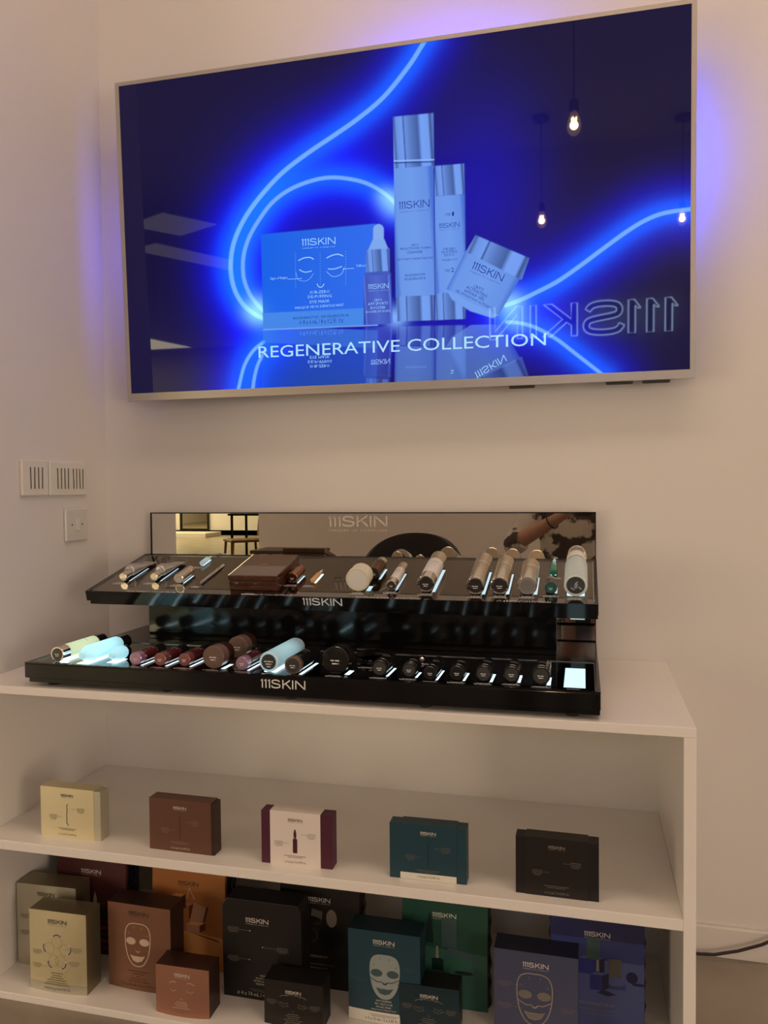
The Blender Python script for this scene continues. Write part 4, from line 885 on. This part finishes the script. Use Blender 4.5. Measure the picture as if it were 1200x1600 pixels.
# kits standing at the back
def kit(x, y, rz, Wd, H, Dp, mt, label, logo_w, logo_z, art, ink='ink_white', rib='dark_rib', cord=True, lx=0.0, lean=-0.03, ribside=1):
    e = tag(empty('gift_kit_box', (x, y, ZB), (lean, 0, rz)), label, 'box', None)
    b = MB(); b.box(-Wd / 2, Wd / 2, 0, 0.010, 0, H, mt); b.build('front_panel', e, 0.0012)
    b = MB(); n = 16   # crinkled gusset body behind the panel
    for s in (-1, 1):
        vs = []; fs = []
        for i in range(n + 1):
            for j in range(4):
                vs.append((s * (Wd / 2 - 0.002 + (0.007 if j in (1, 2) else 0) * (0.6 + 0.4 * math.sin(i * 2.3 + j))), 0.010 + (Dp - 0.010) * j / 3, H * .99 * i / n))
        for i in range(n):
            for j in range(3): a = i * 4 + j; fs.append((a, a + 1, a + 5, a + 4) if s > 0 else (a, a + 4, a + 5, a + 1))
        b.add(vs, fs, rib)
    b.box(-Wd / 2 + .002, Wd / 2 - .002, .010, Dp, 0, H * .99, rib); b.build('gusset', e)
    if cord:
        b = MB(); b.tube([(Wd / 2 + .012, .02, H * .98), (Wd / 2 + .014, .024, H * .8), (Wd / 2 + .010, .022, H * .6), (Wd / 2 + .014, .026, H * .45)], .0022, rib, 8); b.build('cord', e)
    b = MB(); b.logo(lx, H * logo_z, logo_w, ink, True, stroke=.15); b.build('printed_logo', e)
    b = MB(); art(b, Wd, H); b.build('printed_artwork', e); return e
def cube_print(b, x, z, w, h, d, f, sd, tp, off=.0006):
    b.P([(x, z), (x + w, z), (x + w, z + h), (x, z + h)], f, off); b.P([(x + w, z), (x + w + d, z + d * .5), (x + w + d, z + h + d * .5), (x + w, z + h)], sd, off); b.P([(x, z + h), (x + w, z + h), (x + w + d, z + h + d * .5), (x + d, z + h + d * .5)], tp, off)
def art_maroon(b, Wd, H):
    b.P([(-Wd / 2 + .001, .001), (Wd / 2 - .001, .001), (Wd / 2 - .001, H * .42), (-Wd / 2 + .001, H * .42)], 'maroon_dark', .0003)
    for i in range(5): b.P([(.0, H * (.06 + i * .06)), (Wd * .48, H * (.05 + i * .06)), (Wd * .48, H * (.08 + i * .06)), (.0, H * (.09 + i * .06))], 'maroon_lite' if i % 2 else 'maroon', .0005)
    b.P([(Wd * .03, H * .42), (Wd * .09, H * .42), (Wd * .085, H * .52), (Wd * .06, H * .58), (Wd * .035, H * .52)], 'ink_blush', .0006); b.P([(Wd * .1, H * .36), (Wd * .2, H * .30), (Wd * .22, H * .44), (Wd * .12, H * .46)], 'brown_deep', .0006)
kit(-1.1155, -0.352, 0.012, 0.182, 0.25, 0.06, 'maroon', 'dark maroon kit box standing behind the pale gold cartons', .052, .74, art_maroon)
def art_orange(b, Wd, H):
    b.P([(-Wd / 2 + .001, .001), (Wd / 2 - .001, .001), (Wd / 2 - .001, H * .30), (-Wd / 2 + .001, H * .36)], 'orange_lite', .0003); b.P([(-.01, H * .34), (.07, H * .28), (.078, H * .26), (.03, H * .30)], 'orange_shadow', .0004)
    cube_print(b, -.040, H * .52, .024, .030, .010, 'tan_shape', 'orange_shadow', 'orange_lite'); cube_print(b, -.028, H * .44, .030, .030, .012, 'orange_card', 'orange_shadow', 'tan_shape')
    b.P([(.004, H * .42), (.034, H * .40), (.044, H * .56), (.014, H * .60)], 'tan_shape', .0008); b.P([(.034, H * .40), (.040, H * .42), (.050, H * .57), (.044, H * .56)], 'orange_shadow', .0008)
    cube_print(b, -.006, H * .33, .034, .016, .014, 'tan_shape', 'orange_shadow', 'orange_lite', .0009); b.ribbon([(-.004, H * .62), (.003, H * .72), (.016, H * .62)], .002, 'ink_blush', .0008); b.dashes(-.02, H * .16, [.03, .05], .006, .0014, 'orange_shadow', .0006)
kit(-0.866, -0.352, 0.01, 0.180, 0.25, 0.06, 'orange_card', 'orange kit box with still life print standing behind the rose brown carton', .050, .74, art_orange, ink='ink_dark')
def art_black(b, Wd, H):
    b.ell(.028, H * .61, .012, .019, 'ink_fine', .0006); b.P([(-.022, H * .54), (.005, H * .54), (.008, H * .66), (-.016, H * .68)], 'stone_grey', .0005); b.ell(-.02, H * .56, .028, .014, 'black_card', .0005); b.ell(.03, H * .46, .03, .022, 'dark_rib', .0005); b.ell(-.022, H * .45, .018, .016, 'stone_grey', .0005, fill=False, wd=.001)
    b.P([(-Wd * .45, H * .34), (Wd * .45, H * .34), (Wd * .45, H * .44), (-Wd * .45, H * .38)], 'black_card', .0004); b.text('THE INTENSIVE KIT', -.010, H * .26, .0048, 'ink_fine', res=1); b.dashes(0, H * .20, [.07, .04, .05], .008, .0014, 'ink_grey')
kit(-0.555, -0.352, 0.01, 0.180, 0.25, 0.055, 'black_card2', 'black kit box with dark still life print behind the chamfered black carton', .050, .74, art_black, lx=0, cord=False)
def art_green(b, Wd, H):
    b.P([(-Wd / 2 + .001, .001), (Wd / 2 - .001, .001), (Wd / 2 - .001, H * .46), (-Wd / 2 + .001, H * .50)], 'green_lite', .0003); b.P([(-.04, H * .52), (-.022, H * .52), (-.026, H * .72), (-.031, H * .78), (-.036, H * .70)], 'green_dark', .0006)
    b.P([(-.006, H * .50), (.026, H * .50), (.026, H * .72), (.012, H * .75), (-.006, H * .73)], 'slate', .0006); b.P([(.0, H * .44), (.06, H * .41), (.064, H * .46), (.01, H * .50)], 'slate', .0007); b.ell(-.014, H * .38, .013, .006, 'green_dark', .0007); b.P([(-.026, H * .30), (-.002, H * .30), (-.002, H * .38), (-.026, H * .38)], 'green_dark', .0006)
    b.ell(.04, H * .30, .02, .004, 'green_dark', .0005); b.P([(-.018, H * .40), (-.012, H * .40), (-.013, H * .50), (-.017, H * .50)], 'ink_fine', .0008); b.text('THE CLARITY KIT', -.010, H * .215, .0048, 'ink_fine', res=1); b.dashes(0, H * .17, [.07, .05], .008, .0014, 'slate')
kit(-0.2815, -0.352, 0.01, 0.180, 0.25, 0.06, 'green_card', 'dark green kit box with still life print behind the teal carton', .050, .74, art_green, lx=0, lean=-.03, cord=False)
def art_blue(b, Wd, H):
    b.P([(-Wd / 2 + .001, .001), (Wd / 2 - .001, .001), (Wd / 2 - .001, H * .56), (-Wd / 2 + .001, H * .56)], 'blue_lite', .0003); b.P([(-Wd / 2 + .001, H * .72), (Wd / 2 - .001, H * .72), (Wd / 2 - .001, H - .001), (-Wd / 2 + .001, H - .001)], 'blue_sky', .0003)
    b.P([(-.022, H * .56), (.004, H * .56), (.007, H * .72), (-.020, H * .74)], 'slate', .0007); cube_print(b, -.036, H * .44, .040, .030, .010, 'blue_cube', 'blue_dark', 'blue_lite'); cube_print(b, -.014, H * .32, .024, .030, .012, 'blue_cube', 'blue_dark', 'blue_lite', .0008)
    b.P([(.022, H * .44), (.046, H * .44), (.046, H * .58), (.022, H * .58)], 'stone_grey', .0009); b.ell(.036, H * .40, .018, .008, 'blue_lite', .0007); b.P([(.018, H * .34), (.054, H * .34), (.054, H * .40), (.018, H * .40)], 'blue_card', .0006)
    b.ell(.066, H * .45, .011, .011, 'blue_dark', .0008); b.ell(.078, H * .40, .012, .003, 'blue_dark', .0006); b.P([(.0, H * .30), (.02, H * .28), (.036, H * .30), (.012, H * .33)], 'blue_dark', .0005); b.P([(-.002, H * .47), (.004, H * .47), (.003, H * .56), (-.001, H * .56)], 'ink_fine', .0009)
    b.text('THE REGENERATIVE KIT', -.004, H * .20, .0050, 'ink_fine', res=1); b.dashes(0, H * .16, [.08, .05], .009, .0015, 'ink_grey')
kit(0.0250, -0.352, 0.01, 0.180, 0.25, 0.055, 'blue_card', 'blue kit box with cubes and ball print at the right of the bottom shelf', .050, .74, art_blue, rib='bluegrey_side', cord=False)
# ------------------------------------------------------------------ the room behind the camera (seen in the mirror and on the screen)
M['bulbglass'] = mat('bulb_filament_glow', (1, .7, .4), .3, emit=(1.0, 0.62, 0.28), es=150.0)
m = bpy.data.materials.new('bulb_globe'); m.use_nodes = True; nt = m.node_tree; nt.nodes.clear(); M['bulbsoft'] = m
_o = nt.nodes.new('ShaderNodeOutputMaterial'); _a = nt.nodes.new('ShaderNodeAddShader'); _t = nt.nodes.new('ShaderNodeBsdfTransparent'); _e = nt.nodes.new('ShaderNodeEmission')
_e.inputs[0].default_value = (1.0, 0.55, 0.2, 1); _e.inputs[1].default_value = 1.6; nt.links.new(_t.outputs[0], _a.inputs[0]); nt.links.new(_e.outputs[0], _a.inputs[1]); nt.links.new(_a.outputs[0], _o.inputs['Surface'])
M['brass'] = mat('dark_brass_holder', (0.10, 0.07, 0.04), 0.35, metal=0.8)
M['neon'] = emis('white_neon_tube', (0.55, 0.74, 1.0), 15.0)
M['signface'] = mat('sign_letter_face', (0.10, 0.12, 0.16), 0.6)
M['chairblack'] = mat('charcoal_upholstery', (0.022, 0.021, 0.024), 0.7)
M['darkwood'] = mat('dark_brown_table', (0.06, 0.035, 0.025), 0.4)
M['blackmetal'] = mat('black_metal', (0.02, 0.02, 0.02), 0.4, metal=0.6)
M['panel'] = emis('ceiling_panel_light', (1.0, 0.88, 0.68), 1.8)
def pendant(x, y, z, label, pw):
    e = tag(empty('pendant_lamp', (x, y, z)), label, 'lamp', 'bare bulb pendants')
    b = MB(); b.lathe([(-.064, .004), (-.058, .016), (-.045, .027), (-.020, .032), (.005, .027), (.03, .016), (.038, .013)], 'bulbsoft', 28, axis='z'); o1 = b.build('bulb', e)
    b = MB()
    for k in range(4):
        a = k * PI / 2 + .4; b.tube([(.006 * math.cos(a), .006 * math.sin(a), -.035), (.011 * math.cos(a), .011 * math.sin(a), .015)], .0032, 'bulbglass', 6)
    b.build('filament', e)
    b = MB(); b.lathe([(.036, .015), (.04, .02), (.085, .02), (.095, .006)], 'brass', 24, axis='z'); b.build('lamp_holder', e)
    b = MB(); b.tube([(0, 0, .09), (0, 0, 3.195 - z)], .003, 'rubber', 8); b.build('flex', e)
    b = MB(); b.lathe([(3.17 - z, .05), (3.198 - z, .05)], 'brass', 24, axis='z'); b.build('ceiling_rose', e)
    l = bpy.data.lights.new('bulb_light', 'POINT'); l.energy = pw; l.color = BULB; l.shadow_soft_size = 0.018
    lo = bpy.data.objects.new('bulb_light', l); COL.objects.link(lo); lo.parent = e; lo.location = (0, 0, -0.018)
pendant(0.004, -1.956, 2.57, 'bare filament pendant bulb nearest the television, brightest in its screen', BULB_W[0])
pendant(-0.18, -3.60, 2.57, 'bare filament pendant bulb further back, left of the other far one', BULB_W[1])
pendant(0.716, -3.85, 2.57, 'bare filament pendant bulb furthest back, nearest the far end', BULB_W[2])
pendant(2.35, -2.6, 2.57, 'added unseen fill bulb on a pendant furthest right, beside the right wall', BULB_W[3])  # extra pendant, added outside the screen's reflection for more frontal light
pendant(-3.6, -2.5, 2.57, 'added unseen fill bulb on a pendant left of the white left wall', BULB_W[4])  # also an added pendant, kept out of the screen's reflection, only for light

# neon letters on the rear wall: built facing +y
sg = tag(empty('neon_sign', (0.085, -4.2, 1.865), (0, 0, PI)), 'white outlined neon shop sign letters on the rear wall, mirrored in the television', 'sign')
k = 1.30 / 5.25; hk = 0.232
def outline(pts, wd):
    n = len(pts); Lf, Rt = [], []
    for i, p in enumerate(pts):
        a = pts[max(i - 1, 0)]; c = pts[min(i + 1, n - 1)]; t = Vector((c[0] - a[0], c[1] - a[1])).normalized(); nn = (-t.y * wd, t.x * wd)
        Lf.append((p[0] + nn[0], p[1] + nn[1])); Rt.append((p[0] - nn[0], p[1] - nn[1]))
    return Lf + list(reversed(Rt))
letters = {'one': [[(-.02, .80), (.22, 1.0), (.34, 1.0), (.34, 0), (.18, 0), (.18, .80), (-.02, .80)]]}
shapes = []
for dx in (0.0, .50, 1.0): shapes.append([(dx + .02, .74), (dx + .20, 1.0), (dx + .36, 1.0), (dx + .36, 0.0), (dx + .17, 0.0), (dx + .17, .82), (dx + .10, .74)])
shapes.append(outline([(x + .22, y) for x, y in smooth_curve(SPTS, 3)], .085))
shapes.append([(2.78, 0), (2.78, 1), (2.95, 1), (2.95, .52), (3.50, 1), (3.74, 1), (3.20, .52), (3.78, 0), (3.54, 0), (3.08, .42), (2.95, .32), (2.95, 0)])
shapes.append([(3.95, 0), (3.95, 1), (4.12, 1), (4.12, 0)])
shapes.append([(4.35, 0), (4.35, 1), (4.52, 1), (5.15, .25), (5.15, 1), (5.30, 1), (5.30, 0), (5.14, 0), (4.50, .74), (4.50, 0)])
for sh in shapes:
    P3 = [((x - 2.65) * k * 1.0, -0.045, y * hk) for x, y in sh]
    b = MB(); n = len(P3); vs = P3 + [(x, -0.004, z) for x, _, z in P3]
    b.add(vs, [tuple(range(n))] + [(i, i + n, (i + 1) % n + n, (i + 1) % n) for i in range(n)], 'signface'); lo = b.build('letter', sg)
    b = MB(); b.tube([(x, -0.052, z) for x, _, z in P3] + [(P3[0][0], -0.052, P3[0][2])], 0.0058, 'neon', 6); b.build('neon_tube', lo)

# ceiling panels
def cpanel(x, y, sx, sy, rz, label):
    e = tag(empty('ceiling_panel_light', (x, y, 3.2), (0, 0, rz)), label, 'lamp')
    b = MB(); b.box(-sx / 2, sx / 2, -sy / 2, sy / 2, -0.02, 0, 'plastic'); b.build('frame', e, 0.003)
    b = MB(); b.box(-sx / 2 + .02, sx / 2 - .02, -sy / 2 + .02, sy / 2 - .02, -0.024, -0.019, 'panel'); b.build('diffuser', e)
cpanel(-3.60, -5.20, 0.62, 0.62, 0.5, 'square lit ceiling panel nearest the television')
cpanel(-3.95, -6.75, 1.9, 0.45, -1.2, 'long lit ceiling panel further back in the shop')

# charcoal round backed chair
e = tag(empty('lounge_chair', (-1.06, -2.95, 0)), 'charcoal round backed chair seen in the mirror behind the bottles', 'chair')
b = MB(); vs = []; n = 24
def backrow(t, off):
    out = []
    for i in range(n + 1):
        a = -1.25 + 2.5 * i / n; x = 0.31 * math.sin(a); y = -0.22 + 0.20 * math.cos(a) * 0 + 0.24 * (1 - math.cos(a)); top = 0.80 - 0.17 * (abs(a) / 1.25) ** 2.2
        out.append((x * (1 + off), y - off * 0.5, 0.42 + (top - 0.42) * t))
    return out
rows = [backrow(t, 0) for t in (0, .25, .5, .75, .95, 1)] + [backrow(t, .10) for t in (.99, .75, .5, .25, 0)]
for r_ in rows: vs += r_
fs = [(j * (n + 1) + i, j * (n + 1) + i + 1, (j + 1) * (n + 1) + i + 1, (j + 1) * (n + 1) + i) for j in range(len(rows) - 1) for i in range(n)]
b.add(vs, fs, 'chairblack', True); b.build('backrest', e)
b = MB(); b.lathe([(.40, .24), (.41, .27), (.45, .28), (.475, .26), (.485, .20), (.487, 0)], 'chairblack', 36, axis='z'); b.build('seat', e)
for sx in (-1, 1):
    for sy in (-1, 1):
        b = MB(); b.tube([(sx * .15, sy * .15, .41), (sx * .22, sy * .22, 0.0)], [.014, .010], 'blackmetal', 10); b.build('leg', e)
# low brown table
e = tag(empty('side_table', (-1.98, -3.35, 0)), 'low dark brown side table left of the charcoal chair', 'table')
b = MB(); b.box(-.26, .22, -.16, .16, .645, .67, 'darkwood'); b.build('table_top', e, .004)
for sx in (-.22, .18):
    for sy in (-.12, .12): b = MB(); b.box(sx - .015, sx + .015, sy - .015, sy + .015, 0, .645, 'darkwood'); b.build('leg', e)
# far room: framed mirror, warm wooden chair, desk
e = tag(empty('framed_mirror', (-9.07, -15.5, 0.12)), 'tall black framed mirror standing against the far yellow lit wall', 'mirror')
b = MB()
for x0, x1, z0, z1 in ((-.38, -.34, 0, 1.9), (.34, .38, 0, 1.9), (-.34, .34, 0, .04), (-.34, .34, 1.86, 1.9)): b.box(x0, x1, .02, .06, z0, z1, 'blackmetal')
b.build('frame', e); b = MB(); b.box(-.34, .34, .02, .03, .04, 1.86, 'mirror'); b.build('mirror_pane', e)
e = tag(empty('display_plinth', (-9.3, -14.9, 0)), 'low pale plinth in front of the framed mirror', 'plinth'); b = MB(); b.box(-1.0, 1.0, -.4, .4, 0, .10, 'skirt'); b.build('slab', e, .005)
e = tag(empty('wooden_chair', (-4.12, -7.3, 0), (0, 0, 0.9)), 'warm brown wooden chair seen in the mirror by the desk', 'chair')
b = MB(); b.box(-.22, .22, -.22, .22, .44, .47, 'woodchair'); b.build('seat', e, .008)
b = MB(); vs = []
for i in range(9):
    z = .50 + .5 * i / 8; y = -.22 - .10 * (i / 8) ** 2
    for x in (-.21, .21): vs += [(x, y, z), (x, y - .018, z)]
b.add(vs, [f for i in range(8) for f in ((4 * i, 4 * i + 2, 4 * i + 6, 4 * i + 4), (4 * i + 1, 4 * i + 5, 4 * i + 7, 4 * i + 3), (4 * i, 4 * i + 4, 4 * i + 5, 4 * i + 1), (4 * i + 2, 4 * i + 3, 4 * i + 7, 4 * i + 6))] + [(0, 1, 3, 2), (32, 34, 35, 33)], 'woodchair', False); b.build('backrest', e)
for sx in (-1, 1):
    for sy in (-1, 1): b = MB(); b.tube([(sx * .19, sy * .19, .44), (sx * .21, sy * .22, 0)], [.017, .012], 'woodchair', 8); b.build('leg', e)
e = tag(empty('desk', (-4.45, -9.3, 0)), 'black topped desk beside the warm brown wooden chair', 'table')
b = MB(); b.box(-.7, .5, -.3, .3, .70, .73, 'blackmetal'); b.build('desk_top', e, .003)
for sx in (-.65, .45):
    for sy in (-.26, .26): b = MB(); b.box(sx - .015, sx + .015, sy - .015, sy + .015, 0, .70, 'blackmetal'); b.build('leg', e)

# ------------------------------------------------------------------ the photographer, seated behind the phone
M['skin'] = mat('skin', (0.42, 0.23, 0.15), 0.5)
M['shirt'] = mat('patterned_shirt', (0.055, 0.040, 0.034), 0.85, noise=(6.5, (0.52, 0.48, 0.42), 0.48, 0.515))
M['trousers'] = mat('dark_trousers', (0.03, 0.032, 0.04), 0.8); M['hair'] = mat('dark_hair', (0.015, 0.01, 0.008), 0.5); M['shoe'] = mat('dark_shoe', (0.02, 0.02, 0.02), 0.5)
def skin_obj(name, V, E_, R_, mt, parent=None, sub=2, root=0):
    me = bpy.data.meshes.new(name); me.from_pydata(V, E_, []); o = bpy.data.objects.new(name, me); COL.objects.link(o)
    sk = o.modifiers.new('skin', 'SKIN'); me.skin_vertices  # layer exists once the modifier does
    if not me.skin_vertices: 
        raise RuntimeError('no skin layer')
    for i, r_ in enumerate(R_):
        s_ = me.skin_vertices[0].data[i]; s_.radius = r_ if isinstance(r_, tuple) else (r_, r_); s_.use_root = (i == root)
    sk.use_smooth_shade = True; ss = o.modifiers.new('sub', 'SUBSURF'); ss.levels = sub; ss.render_levels = sub
    me.materials.append(M[mt])
    if parent: o.parent = parent
    return o
px_, py_ = -0.06, -2.42
per = tag(empty('person', (px_, py_, 0)), 'person in a dark and pale patterned shirt holding a phone up with both hands', 'person')
Lr = lambda x, y, z: (x - px_, y - py_, z)
V = []; E_ = []; R_ = []
def add(p, r_, frm=None):
    V.append(Lr(*p)); R_.append(r_)
    if frm is not None: E_.append((frm, len(V) - 1))
    return len(V) - 1
pel = add((px_, py_, .55), (.12, .095)); ab = add((px_, py_ + .01, .72), (.12, .09), pel); ch = add((px_, py_ + .0, .92), (.14, .095), ab); nk0 = add((px_, py_ + .0, 1.08), (.060, .055), ch)
nk = add((px_, py_ + .015, 1.15), .045, nk0); hd = add((px_, py_ + .045, 1.24), (.070, .085), nk); hd2 = add((px_, py_ + .05, 1.32), (.078, .095), hd); add((px_, py_ + .04, 1.385), (.055, .065), hd2)
for s in (-1, 1):
    hp = add((px_ + s * .10, py_ + .06, .52), .070, pel); kn = add((px_ + s * .15, py_ + .46, .50), .050, hp); ca = add((px_ + s * .157, py_ + .435, .34), .044, kn); an = add((px_ + s * .16, py_ + .40, .10), .036, ca); add((px_ + s * .17, py_ + .53, .05), .034, an)
    sh = add((px_ + s * .15, py_ + .0, 1.02), .050, ch)
    el = add(((-.355, -2.20, .79) if s < 0 else (.225, -2.22, .79)), .042, sh)
    fm = add(((-.25, -2.15, .86) if s < 0 else (.15, -2.17, .86)), .042, el)
    wr = add(((-.085, -2.045, .962) if s < 0 else (.085, -2.045, .962)), .026, fm)
    pm = add((s * .056, -2.015, 1.005), (.020, .034), wr)
    for k_, (dz, ln) in enumerate(((.052, .070), (.030, .078), (.008, .074), (-.012, .060))):
        f0 = add((s * .046, -1.995, 1.022 + dz * .8), .0095, pm); f1 = add((s * .043, -1.980, 1.026 + dz), .0085, f0); f2 = add((s * .024, -1.9755, 1.028 + dz), .0078, f1); add((s * (.012 if k_ < 3 else .018), -1.976, 1.029 + dz), .0072, f2)
    t0 = add((s * .050, -2.020, 1.03), .012, pm); t1 = add((s * .040, -2.010, 1.055), .0095, t0); add((s * .026, -2.003, 1.072), .0085, t1)
skin_obj('body', V, E_, R_, 'skin', per)
# face
b = MB(); hx, hy = 0, .05
b.lathe([(0, .011), (.02, .009), (.035, .003)], 'skin', 12, X=Matrix.Translation((0, .125, 1.27)) @ Matrix.Rotation(.5, 4, 'X')); b.build('nose', per)
for s in (-1, 1):
    b = MB(); b.lathe([(0, .004), (.002, .008), (.005, .005)], 'plastic', 14, X=Matrix.Translation((s * .030, .128, 1.305))); b.build('eye', per)
    b = MB(); b.ell(s * .03, 1.325, .016, .003, 'hair', off=-.137); b.build('eyebrow', per)
    b = MB(); b.lathe([(-.006, .012), (0, .019), (.006, .012)], 'skin', 16, X=Matrix.Translation((s * .083, .045, 1.295)) @ Matrix.Rotation(PI / 2, 4, 'Z')); b.build('ear', per)
b = MB(); b.ell(0, 1.245, .022, .005, 'redbase', off=-.131); b.build('mouth', per)
b = MB(); b.lathe([(1.22, .060), (1.25, .086), (1.30, .098), (1.35, .100), (1.395, .086), (1.425, .056), (1.436, .0)], 'hair', 32, axis='z', X=Matrix.Translation((0, .020, 0)))
b.v = [(x * .93, (y if y < .075 else .075 + (y - .075) * .25) if z < 1.355 else y, z) for x, y, z in b.v]; b.build('hair', per)
# shirt and trousers
def remeshed(name, b, mt, parent, vox=0.011):
    o = b.build(name, parent); r = o.modifiers.new('merge', 'REMESH'); r.mode = 'VOXEL'; r.voxel_size = vox; r.use_smooth_shade = True
    m_ = o.modifiers.new('soften', 'SMOOTH'); m_.factor = 0.6; m_.iterations = 6; return o
def loft(b, rings, mt, n=28):     # rings: (x, y, z, rx, ry)
    vs = []
    for (x, y, z, rx, ry) in rings: vs += [(x + rx * math.cos(2 * PI * k / n), y + ry * math.sin(2 * PI * k / n), z) for k in range(n)]
    fs = [(i * n + k, i * n + (k + 1) % n, (i + 1) * n + (k + 1) % n, (i + 1) * n + k) for i in range(len(rings) - 1) for k in range(n)]
    fs += [tuple(reversed(range(n))), tuple((len(rings) - 1) * n + k for k in range(n))]; b.add(vs, fs, mt, True)
b = MB()
loft(b, [(0, .0, .50, .165, .120), (0, .0, .56, .170, .128), (0, .01, .68, .160, .122), (0, .01, .80, .168, .125), (0, .0, .92, .185, .128), (0, -.005, 1.00, .180, .115), (0, -.005, 1.05, .150, .092), (0, 0, 1.09, .090, .070), (0, .005, 1.105, .066, .060)], 'shirt')
for s in (-1, 1):
    e0 = Vector(Lr(*((-.355, -2.20, .79) if s < 0 else (.225, -2.22, .79)))); a0 = Vector((s * .150, 0, 1.025)); f_ = Vector(Lr(*((-.30, -2.175, .825) if s < 0 else (.19, -2.195, .825))))
    b.tube([a0, a0.lerp(e0, .25), a0.lerp(e0, .6), a0.lerp(e0, .97)], [.072, .072, .064, .058], 'shirt', 20); b.tube([a0.lerp(e0, .9), e0, f_], [.056, .060, .055], 'shirt', 20)
remeshed('shirt', b, 'shirt', per)
b = MB(); loft(b, [(0, .02, .425, .14, .12), (0, .01, .46, .172, .135), (0, .0, .52, .172, .130), (0, .0, .58, .160, .120)], 'trousers')
for s in (-1, 1):
    b.tube([(s * .085, .02, .50), (s * .11, .22, .505), (s * .145, .42, .50), (s * .150, .465, .475)], [.092, .085, .070, .062], 'trousers', 20); b.tube([(s * .150, .455, .50), (s * .152, .450, .44), (s * .158, .43, .28), (s * .160, .41, .11)], [.062, .064, .056, .050], 'trousers', 20)
remeshed('trousers', b, 'trousers', per)
for s in (-1, 1):
    b = MB(); b.lathe([(-.09, .030), (-.06, .044), (.06, .046), (.13, .044), (.165, .025)], 'shoe', 24, sq=lambda t: (1, .9), X=Matrix.Translation((s * .165, .45, .043))); b.build('shoe', per)
b = MB(); c_ = Vector(Lr(-.15, -2.085, .925)); ax = (Vector((-.085, -2.045, .962)) - Vector((-.25, -2.15, .86))).normalized(); p1 = ax.orthogonal().normalized(); p2 = ax.cross(p1)
b.tube([tuple(c_ + (p1 * math.cos(a) + p2 * math.sin(a)) * .040) for a in [2 * PI * i / 20 for i in range(21)]], .0035, 'rubber', 6); tag(b.build('bracelet'), 'thin black bracelet on the forearm of the seated person', 'bracelet'); bpy.data.objects['bracelet'].location = (px_, py_, 0)
# the phone, lens just behind the viewpoint
e = tag(empty('phone', (0.0, -1.966, 1.035), (0, 0, 0)), 'black phone held upright in both hands of the seated person', 'phone')
b = MB(); b.box(-.038, .038, -.009, 0, -.082, .076, 'rubber'); b.build('case', e, .004, seg=3)
b = MB()
b.lathe([(-.0005, .008), (.002, .008)], 'chrome', 20, X=Matrix.Translation((0.0, 0, .0586))); b.build('lens_ring', e)
# stool
e = tag(empty('stool', (px_, py_, 0)), 'round black stool the person sits on', 'stool')
b = MB(); b.lathe([(.355, .17), (.36, .18), (.39, .18), (.40, .165)], 'chairblack', 32, axis='z'); b.build('seat', e)
b = MB(); b.lathe([(.0, .20), (.012, .20), (.02, .03), (.355, .025)], 'blackmetal', 32, axis='z'); b.build('stand', e)
